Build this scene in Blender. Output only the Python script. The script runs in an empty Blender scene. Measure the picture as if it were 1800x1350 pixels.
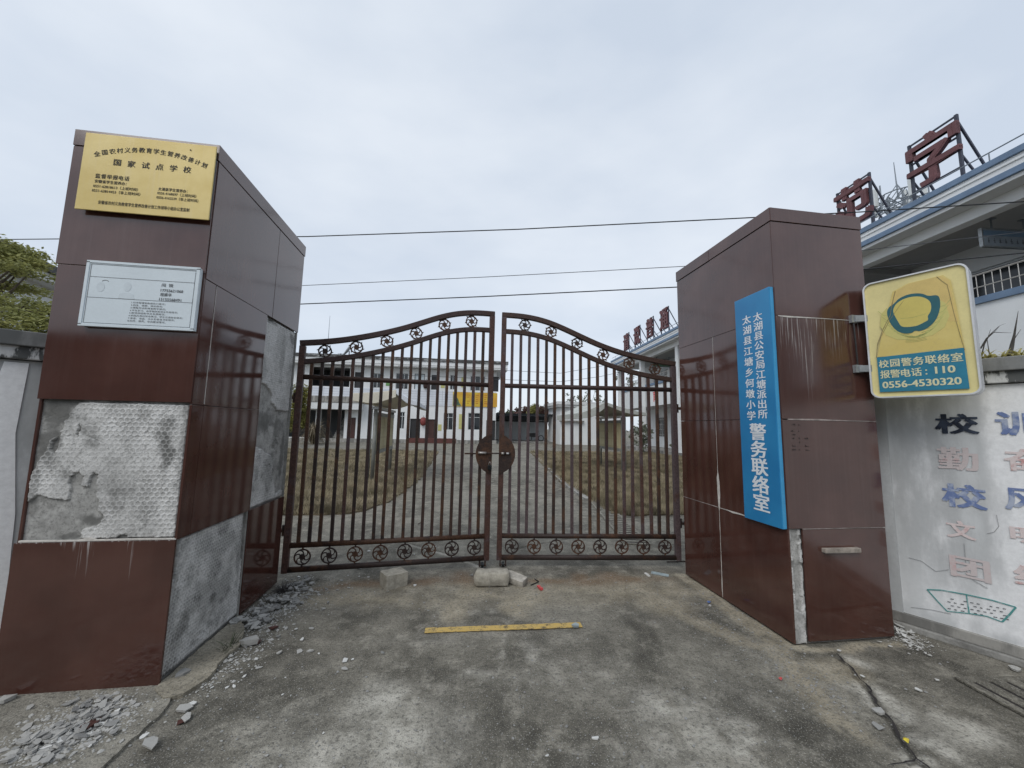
import bpy, bmesh, math, random
import numpy as np
from mathutils import Matrix, Vector
S = bpy.context.scene
COL = S.collection
R = math.radians
random.seed(11)
rng = np.random.default_rng(7)

# ------------------------------------------------------------------ camera
F = 674.03                                   # focal length in photo pixels (photo is 1800 px wide)
ROT = Matrix(((0.9895282184, -0.0347258083, -0.1401000472),
              (-0.1430752067, -0.1077894667, -0.9838246369),
              (0.0190627964, 0.9935670833, -0.1116291211)))
EYE = Vector((0, 0, 1.5))
cd = bpy.data.cameras.new('camera')
cam = bpy.data.objects.new('camera', cd)
cd.sensor_width = 36.0
cd.lens = F / 1800 * 36
cd.clip_start = 0.05
cd.clip_end = 1000
cam.matrix_world = Matrix.Translation(EYE) @ ROT.to_4x4()
COL.objects.link(cam)
S.camera = cam

# ------------------------------------------------------------------ world, sun, exposure
SUN_EL, SUN_AZ = R(46), R(218)               # azimuth measured clockwise from +Y
W = bpy.data.worlds.new('World'); S.world = W; W.use_nodes = True
nt = W.node_tree; nt.nodes.clear()
out = nt.nodes.new('ShaderNodeOutputWorld'); bg = nt.nodes.new('ShaderNodeBackground')
sky = nt.nodes.new('ShaderNodeTexSky'); sky.sky_type = 'NISHITA'; sky.sun_disc = False
sky.sun_elevation = SUN_EL; sky.sun_rotation = SUN_AZ
sk = nt.nodes.new('ShaderNodeVectorMath'); sk.operation = 'SCALE'; sk.inputs[3].default_value = 0.10
nt.links.new(sky.outputs[0], sk.inputs[0])
tc = nt.nodes.new('ShaderNodeTexCoord')
mp = nt.nodes.new('ShaderNodeMapping'); mp.inputs['Scale'].default_value = (1.0, 1.6, 2.6)
mp.inputs['Rotation'].default_value = (0.2, 0.35, 0.6)
nt.links.new(tc.outputs['Generated'], mp.inputs[0])
nz = nt.nodes.new('ShaderNodeTexNoise'); nz.inputs['Scale'].default_value = 1.7
nz.inputs['Detail'].default_value = 5; nz.inputs['Roughness'].default_value = 0.5
nt.links.new(mp.outputs[0], nz.inputs['Vector'])
rp = nt.nodes.new('ShaderNodeValToRGB')
rp.color_ramp.elements[0].position = 0.34; rp.color_ramp.elements[0].color = (0.560, 0.628, 0.725, 1)
rp.color_ramp.elements[1].position = 0.70; rp.color_ramp.elements[1].color = (0.725, 0.775, 0.84, 1)
nt.links.new(nz.outputs['Fac'], rp.inputs[0])
mx = nt.nodes.new('ShaderNodeMix'); mx.data_type = 'RGBA'; mx.inputs[0].default_value = 0.88
nt.links.new(sk.outputs[0], mx.inputs[6]); nt.links.new(rp.outputs[0], mx.inputs[7])
nt.links.new(mx.outputs[2], bg.inputs[0]); bg.inputs[1].default_value = 1.0
nt.links.new(bg.outputs[0], out.inputs[0])

sd = bpy.data.lights.new('sun', 'SUN'); sd.energy = 1.15; sd.angle = R(38); sd.color = (1.0, 0.97, 0.92)
so = bpy.data.objects.new('sun', sd); COL.objects.link(so)
to_sun = Vector((math.sin(SUN_AZ) * math.cos(SUN_EL), math.cos(SUN_AZ) * math.cos(SUN_EL), math.sin(SUN_EL)))
so.rotation_euler = to_sun.to_track_quat('Z', 'Y').to_euler()
S.view_settings.view_transform = 'Standard'
S.view_settings.look = 'None'
S.view_settings.exposure = 0.26
S.view_settings.gamma = 1.0

# ------------------------------------------------------------------ picture measurements -> points of the place
def ray(u, v):
    return ROT @ Vector(((u - 900) / F, -(v - 675) / F, -1))
def at(u, v, axis, val):
    d = ray(u, v); t = (val - EYE[axis]) / d[axis]
    return EYE + d * t
def ground(u, v): return at(u, v, 2, 0.0)
def onplane(u, v, p, n):
    d = ray(u, v); n = Vector(n); t = n.dot(Vector(p) - EYE) / n.dot(d)
    return EYE + d * t

# ------------------------------------------------------------------ numeric noise
def _h(ix, iy, seed):
    h = (ix.astype(np.int64) * 374761393 + iy.astype(np.int64) * 668265263 + seed * 974634777) & 0xffffffff
    h = ((h ^ (h >> 13)) * 1274126177) & 0xffffffff
    return ((h ^ (h >> 16)) & 0xffff) / 65535.0
def vn(x, y, seed=0):
    xi = np.floor(x); yi = np.floor(y); fx = x - xi; fy = y - yi
    fx = fx * fx * (3 - 2 * fx); fy = fy * fy * (3 - 2 * fy)
    a = _h(xi, yi, seed); b = _h(xi + 1, yi, seed); c = _h(xi, yi + 1, seed); d = _h(xi + 1, yi + 1, seed)
    return (a * (1 - fx) + b * fx) * (1 - fy) + (c * (1 - fx) + d * fx) * fy
def fbm(x, y, seed=0, o=4):
    s = 0; a = 0.5; t = 0
    for i in range(o):
        s = s + a * vn(x, y, seed + i * 17); t += a; x = x * 2.03 + 5.1; y = y * 2.03 + 3.7; a *= 0.5
    return s / t
def sstep(a, b, x):
    t = np.clip((x - a) / (b - a), 0, 1); return t * t * (3 - 2 * t)
def inpoly(px, py, poly):
    r = np.zeros(px.shape, bool); n = len(poly)
    for i in range(n):
        x1, y1 = poly[i]; x2, y2 = poly[(i + 1) % n]
        if y1 == y2: continue
        r ^= ((y1 > py) != (y2 > py)) & (px < (x2 - x1) * (py - y1) / (y2 - y1) + x1)
    return r
def segdist(px, py, pts):
    d = np.full(px.shape, 1e9)
    for (x1, y1), (x2, y2) in zip(pts[:-1], pts[1:]):
        L = (x2 - x1) ** 2 + (y2 - y1) ** 2 + 1e-12
        t = np.clip(((px - x1) * (x2 - x1) + (py - y1) * (y2 - y1)) / L, 0, 1)
        d = np.minimum(d, np.hypot(px - x1 - t * (x2 - x1), py - y1 - t * (y2 - y1)))
    return d

# ------------------------------------------------------------------ objects
def tag(o, label=None, cat=None, group=None, kind=None):
    if label: o['label'] = label
    if cat: o['category'] = cat
    if group: o['group'] = group
    if kind: o['kind'] = kind
    return o
def thing(name, label, cat, loc=(0, 0, 0), group=None):
    o = bpy.data.objects.new(name, None); o.empty_display_size = 0.1
    o.location = loc; COL.objects.link(o)
    return tag(o, label, cat, group)
def rootloc(p):
    v = Vector((0, 0, 0))
    while p is not None:
        v += p.location; p = p.parent
    return v

class MB:
    """collects shapes in world coordinates (through M, if given) and links them as one mesh object"""
    def __init__(s, M=None): s.v = []; s.f = []; s.M = M; s.n = 0
    def add(s, vs, fs):
        vs = [Vector(v) for v in vs]
        if s.M is not None: vs = [s.M @ v for v in vs]
        s.v += vs; s.f += [tuple(i + s.n for i in f) for f in fs]; s.n += len(vs)
    def box(s, x0, x1, y0, y1, z0, z1):
        if x0 > x1: x0, x1 = x1, x0
        if y0 > y1: y0, y1 = y1, y0
        if z0 > z1: z0, z1 = z1, z0
        s.add([(x0, y0, z0), (x1, y0, z0), (x1, y1, z0), (x0, y1, z0), (x0, y0, z1), (x1, y0, z1), (x1, y1, z1), (x0, y1, z1)],
              [(0, 3, 2, 1), (4, 5, 6, 7), (0, 1, 5, 4), (1, 2, 6, 5), (2, 3, 7, 6), (3, 0, 4, 7)])
        return s
    def tube(s, pts, r, n=8, ref=(0, 1, 0), phase=0.0, sx=1.0, sy=1.0, caps=True, closed=False):
        pts = [Vector(p) for p in pts]; m = len(pts); ref = Vector(ref); vs = []; fs = []
        for i, p in enumerate(pts):
            a = pts[(i - 1) % m] if (closed or i > 0) else p
            b = pts[(i + 1) % m] if (closed or i < m - 1) else p
            t = (b - a).normalized(); rf = ref
            if abs(t.dot(rf)) > 0.98: rf = Vector((1, 0, 0)) if abs(t.x) < 0.9 else Vector((0, 0, 1))
            e1 = (rf - t * t.dot(rf)).normalized(); e2 = t.cross(e1)
            rr = r[i] if isinstance(r, (list, tuple)) else r
            for k in range(n):
                q = phase + 2 * math.pi * k / n
                vs.append(p + e1 * (math.cos(q) * rr * sx) + e2 * (math.sin(q) * rr * sy))
        for i in range(m if closed else m - 1):
            j = (i + 1) % m
            for k in range(n):
                fs.append((i * n + k, i * n + (k + 1) % n, j * n + (k + 1) % n, j * n + k))
        if caps and not closed:
            fs.append(tuple(range(n - 1, -1, -1))); fs.append(tuple((m - 1) * n + k for k in range(n)))
        s.add(vs, fs); return s
    def bar(s, p, q, w, h=None, ref=(0, 1, 0)):
        h = h or w
        return s.tube([p, q], math.sqrt(0.5), 4, ref, math.pi / 4, sx=h, sy=w)
    def prism(s, poly, O, U, V, N, d):
        """polygon (a,b) on the plane O+aU+bV, thickened by d along N"""
        O, U, V, N = map(Vector, (O, U, V, N)); n = len(poly)
        a = [O + U * x + V * y for x, y in poly]; b = [p + N * d for p in a]
        s.add(a + b, [tuple(range(n - 1, -1, -1)), tuple(range(n, 2 * n))] + [(i, (i + 1) % n, n + (i + 1) % n, n + i) for i in range(n)])
        return s
    def disc(s, c, r, N, U, t, n=32, a0=0.0, a1=2 * math.pi):
        N = Vector(N).normalized(); U = Vector(U).normalized(); V = N.cross(U)
        full = abs(a1 - a0 - 2 * math.pi) < 1e-6
        k = n if full else n + 1
        poly = [(r * math.cos(a0 + (a1 - a0) * i / n), r * math.sin(a0 + (a1 - a0) * i / n)) for i in range(k)]
        return s.prism(poly, c, U, V, N, t)
    def build(s, name, mat, parent=None, bevel=0.0, smooth=False, base=None, link=True, fix=True):
        off = rootloc(parent) if parent is not None else (Vector(base) if base is not None else Vector((0, 0, 0)))
        me = bpy.data.meshes.new(name)
        me.from_pydata([tuple(v - off) for v in s.v], [], s.f)
        if fix:
            bm = bmesh.new(); bm.from_mesh(me); bmesh.ops.recalc_face_normals(bm, faces=bm.faces); bm.to_mesh(me); bm.free()
        if mat: me.materials.append(mat)
        if smooth: me.polygons.foreach_set('use_smooth', [True] * len(me.polygons))
        me.update()
        o = bpy.data.objects.new(name, me)
        COL.objects.link(o)
        if parent is not None: o.parent = parent
        else: o.location = off
        if bevel:
            b = o.modifiers.new('bevel', 'BEVEL'); b.width = bevel; b.segments = 2; b.limit_method = 'ANGLE'; b.angle_limit = R(40)
        return o

def wall_holes(mb, x0, x1, z0, z1, y, th, holes):
    """a wall in the XZ plane, front face at y, back at y+th, with rectangular openings (x0,x1,z0,z1)"""
    xs = sorted({x0, x1, *[h[0] for h in holes], *[h[1] for h in holes]}); xs = [x for x in xs if x0 <= x <= x1]
    zs = sorted({z0, z1, *[h[2] for h in holes], *[h[3] for h in holes]}); zs = [z for z in zs if z0 <= z <= z1]
    nx, nz_ = len(xs) - 1, len(zs) - 1
    def solid(i, j):
        if i < 0 or j < 0 or i >= nx or j >= nz_: return False
        cx = (xs[i] + xs[i + 1]) / 2; cz = (zs[j] + zs[j + 1]) / 2
        return not any(h[0] < cx < h[1] and h[2] < cz < h[3] for h in holes)
    for i in range(nx):
        for j in range(nz_):
            if not solid(i, j): continue
            a, b, c, d = xs[i], xs[i + 1], zs[j], zs[j + 1]
            mb.add([(a, y, c), (b, y, c), (b, y, d), (a, y, d)], [(0, 1, 2, 3)])
            mb.add([(a, y + th, c), (b, y + th, c), (b, y + th, d), (a, y + th, d)], [(3, 2, 1, 0)])
            if not solid(i - 1, j): mb.add([(a, y, c), (a, y + th, c), (a, y + th, d), (a, y, d)], [(3, 2, 1, 0)])
            if not solid(i + 1, j): mb.add([(b, y, c), (b, y + th, c), (b, y + th, d), (b, y, d)], [(0, 1, 2, 3)])
            if not solid(i, j - 1): mb.add([(a, y, c), (b, y, c), (b, y + th, c), (a, y + th, c)], [(3, 2, 1, 0)])
            if not solid(i, j + 1): mb.add([(a, y, d), (b, y, d), (b, y + th, d), (a, y + th, d)], [(0, 1, 2, 3)])
    return mb

def field(name, O, U, V, N, us, vs, H, attrs, mat, parent=None, smooth=True, base=None):
    """a height field over the plane O+uU+vV, raised by H along N, with float attributes"""
    O, U, V, N = (np.array(Vector(a)) for a in (O, U, V, N))
    uu, vv = np.meshgrid(us, vs)
    P = O + uu[..., None] * U + vv[..., None] * V + H[..., None] * N
    off = rootloc(parent) if parent is not None else (Vector(base) if base is not None else Vector((0, 0, 0)))
    P = P - np.array(off)
    ny, nx = uu.shape
    idx = np.arange(nx * ny).reshape(ny, nx)
    q = np.stack([idx[:-1, :-1], idx[:-1, 1:], idx[1:, 1:], idx[1:, :-1]], -1).reshape(-1, 4)
    if np.dot(np.cross(U, V), N) < 0: q = q[:, ::-1]
    me = bpy.data.meshes.new(name)
    me.vertices.add(nx * ny); me.vertices.foreach_set('co', P.reshape(-1).astype(np.float32))
    me.loops.add(q.size); me.loops.foreach_set('vertex_index', q.reshape(-1).astype(np.int32))
    me.polygons.add(len(q)); me.polygons.foreach_set('loop_start', np.arange(0, q.size, 4, dtype=np.int32))
    me.polygons.foreach_set('loop_total', np.full(len(q), 4, np.int32))
    me.update(calc_edges=True)
    if smooth: me.polygons.foreach_set('use_smooth', np.ones(len(q), bool))
    for k, a in attrs.items():
        at_ = me.attributes.new(k, 'FLOAT', 'POINT'); at_.data.foreach_set('value', a.reshape(-1).astype(np.float32))
    me.materials.append(mat)
    o = bpy.data.objects.new(name, me); COL.objects.link(o)
    if parent is not None: o.parent = parent
    else: o.location = off
    return o

def soup(name, V, Fq, mat, parent=None, attrs=None, base=None, smooth=False):
    """many small faces from arrays: V (n,3), Fq (m,k)"""
    off = rootloc(parent) if parent is not None else (Vector(base) if base is not None else Vector((0, 0, 0)))
    V = np.asarray(V) - np.array(off); k = Fq.shape[1]
    me = bpy.data.meshes.new(name)
    me.vertices.add(len(V)); me.vertices.foreach_set('co', V.reshape(-1).astype(np.float32))
    me.loops.add(Fq.size); me.loops.foreach_set('vertex_index', Fq.reshape(-1).astype(np.int32))
    me.polygons.add(len(Fq)); me.polygons.foreach_set('loop_start', np.arange(0, Fq.size, k, dtype=np.int32))
    me.polygons.foreach_set('loop_total', np.full(len(Fq), k, np.int32))
    me.update(calc_edges=True)
    for kk, a in (attrs or {}).items():
        at_ = me.attributes.new(kk, 'FLOAT', 'POINT'); at_.data.foreach_set('value', np.asarray(a).reshape(-1).astype(np.float32))
    if smooth: me.polygons.foreach_set('use_smooth', np.ones(len(Fq), bool))
    me.materials.append(mat)
    o = bpy.data.objects.new(name, me); COL.objects.link(o)
    if parent is not None: o.parent = parent
    else: o.location = off
    return o

# ------------------------------------------------------------------ lettering (Blender's own built-in font)
_g = {}
def glyphs(s, bold=0.0):
    """outline faces of a line of writing; a heavier weight is laid up from shifted copies, each a hair prouder"""
    k = (s, bold)
    if k in _g: return _g[k]
    c = bpy.data.curves.new('lettering', 'FONT'); c.body = s; c.resolution_u = 3
    o = bpy.data.objects.new('lettering', c); COL.objects.link(o)
    dg = bpy.context.evaluated_depsgraph_get(); dg.update()
    me = bpy.data.meshes.new_from_object(o.evaluated_get(dg))
    v0 = [(p.co.x, p.co.y) for p in me.vertices]; f0 = [tuple(p.vertices) for p in me.polygons]
    bpy.data.objects.remove(o); bpy.data.curves.remove(c); bpy.data.meshes.remove(me)
    v, f = [], []
    sh = [(0, 0)] if bold <= 0 else [(0, 0), (bold, bold * .4), (-bold, bold * .4), (bold, -bold * .4), (-bold, -bold * .4)]
    for i, (dx, dy) in enumerate(sh):
        n = len(v); v += [(a + dx, b + dy, i) for a, b in v0]; f += [tuple(q + n for q in t) for t in f0]
    xs = [p[0] for p in v]; ys = [p[1] for p in v]
    _g[k] = (v, f, (min(xs), max(xs), min(ys), max(ys)))
    return _g[k]
EPS = 0.00012
def text_fit(mb, s, O, U, V, x0, x1, z0, z1, bold=0.0, eps=EPS):
    v, f, (a0, a1, b0, b1) = glyphs(s, bold); O, U, V = Vector(O), Vector(U), Vector(V); N = U.cross(V)
    sx = (x1 - x0) / (a1 - a0); sz = (z1 - z0) / (b1 - b0)
    mb.add([O + U * (x0 + (a - a0) * sx) + V * (z0 + (b - b0) * sz) + N * (eps * i) for a, b, i in v], f)
def char(mb, s, O, U, V, cx, cz, w, h=None, bold=0.0, rot=0.0, eps=EPS):
    """one character on an em square of w by h centred at (cx, cz)"""
    h = h or w
    v, f, (a0, a1, b0, b1) = glyphs(s, bold); O, U, V = Vector(O), Vector(U), Vector(V); N = U.cross(V)
    ca, cb = (a0 + a1) / 2, (b0 + b1) / 2; cr, sr = math.cos(rot), math.sin(rot)
    pts = []
    for a, b, i in v:
        x = (a - ca) * w; y = (b - cb) * h
        pts.append(O + U * (cx + x * cr - y * sr) + V * (cz + x * sr + y * cr) + N * (eps * i))
    mb.add(pts, f)
# ------------------------------------------------------------------ materials
class NT:
    def __init__(s, name):
        s.m = bpy.data.materials.new(name); s.m.use_nodes = True; s.t = s.m.node_tree
        s.b = s.t.nodes['Principled BSDF']
    def n(s, typ, props=None, **ins):
        nd = s.t.nodes.new('ShaderNode' + typ)
        for k, v in (props or {}).items(): setattr(nd, k, v)
        for k, v in ins.items():
            key = k.replace('_', ' ') if not k.startswith('i') or not k[1:].isdigit() else int(k[1:])
            s.put(nd.inputs[key], v)
        return nd
    def put(s, sock, v):
        if isinstance(v, bpy.types.NodeSocket): s.t.links.new(v, sock)
        else: sock.default_value = v
    def noise(s, vec, scale, detail=4, rough=0.55, dist=0.0):
        return s.n('TexNoise', Vector=vec, Scale=scale, Detail=detail, Roughness=rough, Distortion=dist).outputs['Fac']
    def coord(s, kind='Object', scale=None, loc=None):
        c = s.n('TexCoord').outputs[kind]
        if scale or loc:
            m = s.n('Mapping', Vector=c)
            if scale: m.inputs['Scale'].default_value = scale
            if loc: m.inputs['Location'].default_value = loc
            return m.outputs[0]
        return c
    def step(s, x, a, b, lo=0.0, hi=1.0):
        return s.n('MapRange', {'interpolation_type': 'SMOOTHSTEP'}, i0=x, i1=a, i2=b, i3=lo, i4=hi).outputs[0]
    def math(s, op, a, b=0.0, c=None):
        nd = s.n('Math', {'operation': op}, i0=a, i1=b)
        if c is not None: s.put(nd.inputs[2], c)
        return nd.outputs[0]
    def mix(s, fac, a, b):
        nd = s.t.nodes.new('ShaderNodeMix'); nd.data_type = 'RGBA'
        s.put(nd.inputs[0], fac)
        for i, v in ((6, a), (7, b)):
            s.put(nd.inputs[i], v if isinstance(v, bpy.types.NodeSocket) else (*v, 1.0) if len(v) == 3 else v)
        return nd.outputs[2]
    def attr(s, name): return s.n('Attribute', {'attribute_name': name}).outputs['Fac']
    def bump(s, h, strength=0.3, dist=0.01):
        s.put(s.b.inputs['Normal'], s.n('Bump', Strength=strength, Distance=dist, Height=h).outputs[0])
    def fin(s, col=None, rough=None, spec=None, metal=None, ior=None):
        for k, v in (('Base Color', col), ('Roughness', rough), ('Specular IOR Level', spec), ('Metallic', metal), ('IOR', ior)):
            if v is None: continue
            if k == 'Base Color' and not isinstance(v, bpy.types.NodeSocket): v = (*v, 1.0)
            s.put(s.b.inputs[k], v)
        return s.m
MAT = {}
def simple(name, col, rough=0.6, var=0.25, scale=3.0, metal=0.0, bump=0.0, spec=0.4, fine=60.0, vec='Object'):
    k = NT(name); c = k.coord(vec)
    a = k.noise(c, scale, 5, 0.6); b = k.noise(c, fine, 3, 0.6)
    f = k.math('ADD', k.math('MULTIPLY', a, 0.7), k.math('MULTIPLY', b, 0.3))
    lo = tuple(x * (1 - var) for x in col); hi = tuple(min(1, x * (1 + var)) for x in col)
    colr = k.mix(k.step(f, 0.3, 0.7), lo, hi)
    if bump: k.bump(b, bump, 0.003)
    MAT[name] = k.fin(colr, rough, spec, metal); return MAT[name]

# polished dark brown facing tiles (dusty film, optional run marks below a joint)
def tile_mat(name, drips=0.0, spots=(), length=0.8, dust=0.025, seed=0.0, base_rough=0.085):
    k = NT(name); c = k.coord('Object'); sep = k.n('SeparateXYZ', i0=c).outputs
    u = k.math('ADD', sep[0], sep[1])
    sv = k.n('CombineXYZ', i0=k.math('MULTIPLY', u, 42.0), i1=k.math('MULTIPLY', sep[2], 0.9), i2=seed).outputs[0]
    sv1 = k.n('CombineXYZ', i0=k.math('MULTIPLY', u, 7.0), i1=k.math('MULTIPLY', sep[2], 0.6), i2=seed + 2.0).outputs[0]
    streak = k.math('ADD', k.math('MULTIPLY', k.noise(sv, 1.0, 6, 0.75), 0.55), k.math('MULTIPLY', k.noise(sv1, 1.0, 4, 0.6), 0.45))
    big = k.noise(c, 2.3, 4, 0.55)
    base = k.mix(k.step(big, 0.3, 0.7), (0.062, 0.0245, 0.0185), (0.088, 0.0360, 0.0272))
    film = k.math('MULTIPLY', k.step(streak, 0.42, 0.75), dust)
    film = k.math('ADD', film, k.math('MULTIPLY', k.step(big, 0.45, 0.8), dust * 0.6))
    col = k.mix(film, base, (0.42, 0.34, 0.31))
    rough = k.math('ADD', base_rough, k.math('MULTIPLY', film, 1.6))
    if drips:
        g = k.n('SeparateXYZ', i0=k.coord('Generated')).outputs
        sv2 = k.n('CombineXYZ', i0=k.math('MULTIPLY', u, 58.0), i1=k.math('MULTIPLY', sep[2], 1.3), i2=seed + 4.0).outputs[0]
        ln = k.noise(sv2, 1.0, 4, 0.65)
        blot = k.noise(k.n('CombineXYZ', i0=k.math('MULTIPLY', u, 9.0), i1=0.0, i2=seed + 9.0).outputs[0], 1.0, 2, 0.5)
        reach = 0.0
        for cx, wd, amt in spots:
            b_ = k.step(k.math('ABSOLUTE', k.math('SUBTRACT', k.math('ADD', g[0], k.math('MULTIPLY', k.math('SUBTRACT', blot, 0.5), 0.08)), cx)), wd, wd * 0.2)
            reach = k.math('MAXIMUM', reach, k.math('MULTIPLY', b_, amt))
        reach = k.math('MULTIPLY', reach, k.math('ADD', 0.35, k.math('MULTIPLY', ln, 1.1)))
        top = k.math('SUBTRACT', 1.0, g[2])
        fade = k.step(k.math('DIVIDE', top, k.math('ADD', reach, 0.008)), 1.0, 0.1)
        d = k.math('MULTIPLY', k.math('MULTIPLY', k.step(ln, 0.50, 0.68), fade), drips)
        col = k.mix(d, col, (0.62, 0.60, 0.59)); rough = k.math('ADD', rough, k.math('MULTIPLY', d, 0.5))
    k.bump(k.noise(c, 1.9, 2, 0.4), 0.08, 0.03)
    MAT[name] = k.fin(col, rough, 0.5, ior=1.70); return MAT[name]
tile_mat('polished brown tile')
tile_mat('polished brown tile dusty', dust=0.05, seed=3.0, base_rough=0.11)
tile_mat('polished brown tile with drips', drips=0.7, spots=((.12, .16, .75), (.33, .18, .9), (.62, .22, .45), (.85, .12, .25)), dust=0.05, seed=7.0, base_rough=0.16)
tile_mat('polished brown tile with few drips', drips=0.8, spots=((.40, .045, .34), (.47, .03, .42), (.34, .08, .07), (.69, .012, .26), (.735, .014, .30)), dust=0.012, seed=15.0)

# bare mortar left behind fallen tiles
k = NT('bare mortar'); c = k.coord()
lay, rid, drt = k.attr('layer'), k.attr('ridge'), k.attr('dirt')
n1 = k.noise(c, 9, 6, 0.7); n2 = k.noise(c, 75, 5, 0.75)
cem = k.mix(k.step(n1, 0.3, 0.7), (0.31, 0.305, 0.29), (0.53, 0.525, 0.505))
whi = k.mix(k.step(n1, 0.3, 0.7), (0.50, 0.495, 0.48), (0.68, 0.675, 0.66))
whi = k.mix(k.math('MULTIPLY', rid, 0.8), whi, (0.76, 0.76, 0.75))
col = k.mix(lay, cem, whi)
col = k.mix(k.math('MULTIPLY', drt, 0.85), col, (0.075, 0.075, 0.07))
col = k.mix(k.step(n2, 0.47, 0.68, 0.0, 0.6), col, (0.12, 0.12, 0.115))
k.bump(n2, 0.5, 0.004)
MAT['mortar'] = k.fin(col, 0.92, 0.2)

simple('grey mortar', (0.27, 0.265, 0.25), 0.95, 0.35, 8, bump=0.5)
simple('pale grout', (0.60, 0.57, 0.53), 0.9, 0.25, 12, bump=0.3)
simple('dull grout', (0.36, 0.315, 0.295), 0.9, 0.45, 14, bump=0.3)
simple('dark joint', (0.03, 0.026, 0.025), 0.9, 0.3, 8)

# driveway concrete: attributes hold stains that have a shape of their own
k = NT('weathered concrete'); c = k.coord('Object')
sand, rust, pale, dark, tan = (k.attr(a) for a in ('sand', 'rust', 'pale', 'dark', 'tan'))
mp_ = k.coord('Object', scale=(1.0, 0.55, 1.0))
n1 = k.noise(mp_, 1.7, 8, 0.62, 0.6); n2 = k.noise(c, 6.5, 8, 0.7); n3 = k.noise(c, 48, 5, 0.75)
vo = k.n('TexVoronoi', Vector=c, Scale=120.0).outputs['Distance']; n4 = k.noise(c, 135, 3, 0.65)
n0 = k.noise(mp_, 0.35, 4, 0.5)
col = k.mix(k.step(n1, 0.34, 0.66), (0.082, 0.076, 0.061), (0.230, 0.214, 0.176))
col = k.mix(k.step(n2, 0.46, 0.70, 0.0, 0.75), col, (0.365, 0.342, 0.286))
col = k.mix(k.step(n2, 0.44, 0.30, 0.0, 0.65), col, (0.045, 0.042, 0.036))
col = k.mix(k.math('MULTIPLY', k.step(n0, 0.45, 0.65), 0.25), col, (0.27, 0.26, 0.235))
col = k.mix(k.math('MULTIPLY', pale, 0.85), col, k.mix(k.step(n2, 0.35, 0.65), (0.33, 0.314, 0.268), (0.62, 0.594, 0.525)))
col = k.mix(k.math('MULTIPLY', dark, 0.9), col, k.mix(k.step(n2, 0.35, 0.65), (0.044, 0.041, 0.034), (0.112, 0.104, 0.086)))
col = k.mix(k.math('MULTIPLY', tan, 0.9), col, k.mix(k.step(n2, 0.3, 0.7), (0.20, 0.188, 0.157), (0.34, 0.322, 0.275)))
col = k.mix(k.math('MULTIPLY', sand, 0.9), col, k.mix(k.step(n2, 0.3, 0.7), (0.275, 0.238, 0.17), (0.43, 0.382, 0.29)))
col = k.mix(k.math('MULTIPLY', rust, 0.7), col, (0.19, 0.112, 0.058))
spk = k.math('MULTIPLY', k.step(n4, 0.54, 0.68), 0.62)
col = k.mix(spk, col, (0.47, 0.45, 0.40))
col = k.mix(k.step(n3, 0.52, 0.34, 0.0, 0.7), col, (0.06, 0.058, 0.052))
hgt = k.math('ADD', k.math('MULTIPLY', n3, 0.6), k.math('MULTIPLY', vo, 0.5))
k.bump(hgt, 0.8, 0.008)
MAT['concrete'] = k.fin(col, 0.93, 0.25)

# right and left boundary walls
def wall_mat(name, paint, stain, amount, lo=0.42, hi=0.62):
    k = NT(name); c = k.coord('Object'); cz = k.coord('Object', scale=(3.0, 3.0, 0.9))
    n1 = k.noise(cz, 1.3, 7, 0.62); n2 = k.noise(c, 30, 5, 0.7); w = k.attr('worn')
    p = k.mix(k.step(n2, 0.3, 0.7), tuple(x * 0.92 for x in paint), tuple(min(1, x * 1.05) for x in paint))
    s_ = k.mix(k.step(n1, 0.3, 0.7), tuple(x * 0.6 for x in stain), tuple(x * 1.35 for x in stain))
    m = k.math('MULTIPLY', k.step(k.math('ADD', n1, k.math('MULTIPLY', w, 0.30)), lo, hi), amount)
    col = k.mix(m, p, s_)
    k.bump(k.math('ADD', k.math('MULTIPLY', n2, 0.3), k.math('MULTIPLY', m, 0.3)), 0.35, 0.006)
    MAT[name] = k.fin(col, 0.9, 0.25); return MAT[name]
wall_mat('white painted wall', (0.87, 0.88, 0.89), (0.47, 0.485, 0.49), 0.85, 0.56, 0.86)
wall_mat('grey rendered wall', (0.58, 0.60, 0.61), (0.36, 0.37, 0.37), 0.7, 0.45, 0.65)
wall_mat('coping concrete', (0.24, 0.245, 0.245), (0.095, 0.10, 0.10), 0.85, 0.40, 0.60)
wall_mat('coping with peeling paint', (0.11, 0.115, 0.115), (0.70, 0.71, 0.71), 0.95, 0.445, 0.47)
wall_mat('footing concrete', (0.36, 0.35, 0.325), (0.14, 0.138, 0.13), 0.9, 0.42, 0.6)

# rusty painted gate iron
def iron(name, base, rustc, amt, seed=0.0):
    k = NT(name); c = k.coord('Object', loc=(seed, seed, seed)); rnd = k.n('ObjectInfo').outputs['Random']
    w = k.n('CombineXYZ', i0=k.math('MULTIPLY', rnd, 40.0), i1=seed, i2=0.0).outputs[0]
    cc = k.n('VectorMath', {'operation': 'ADD'}, i0=c, i1=w).outputs[0]
    n1 = k.noise(cc, 5.0, 6, 0.68); n2 = k.noise(cc, 55, 4, 0.7)
    col = k.mix(k.step(n2, 0.3, 0.7), tuple(x * 0.7 for x in base), tuple(x * 1.35 for x in base))
    m = k.step(k.math('ADD', n1, k.math('MULTIPLY', k.math('SUBTRACT', rnd, 0.5), 0.22)), 0.44, 0.60)
    col = k.mix(k.math('MULTIPLY', m, amt), col, k.mix(k.step(n2, 0.35, 0.65), rustc, tuple(x * 1.9 for x in rustc)))
    k.bump(n2, 0.35, 0.002)
    MAT[name] = k.fin(col, 0.58, 0.35)
iron('gate iron', (0.050, 0.031, 0.029), (0.038, 0.021, 0.015), 0.8)
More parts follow.
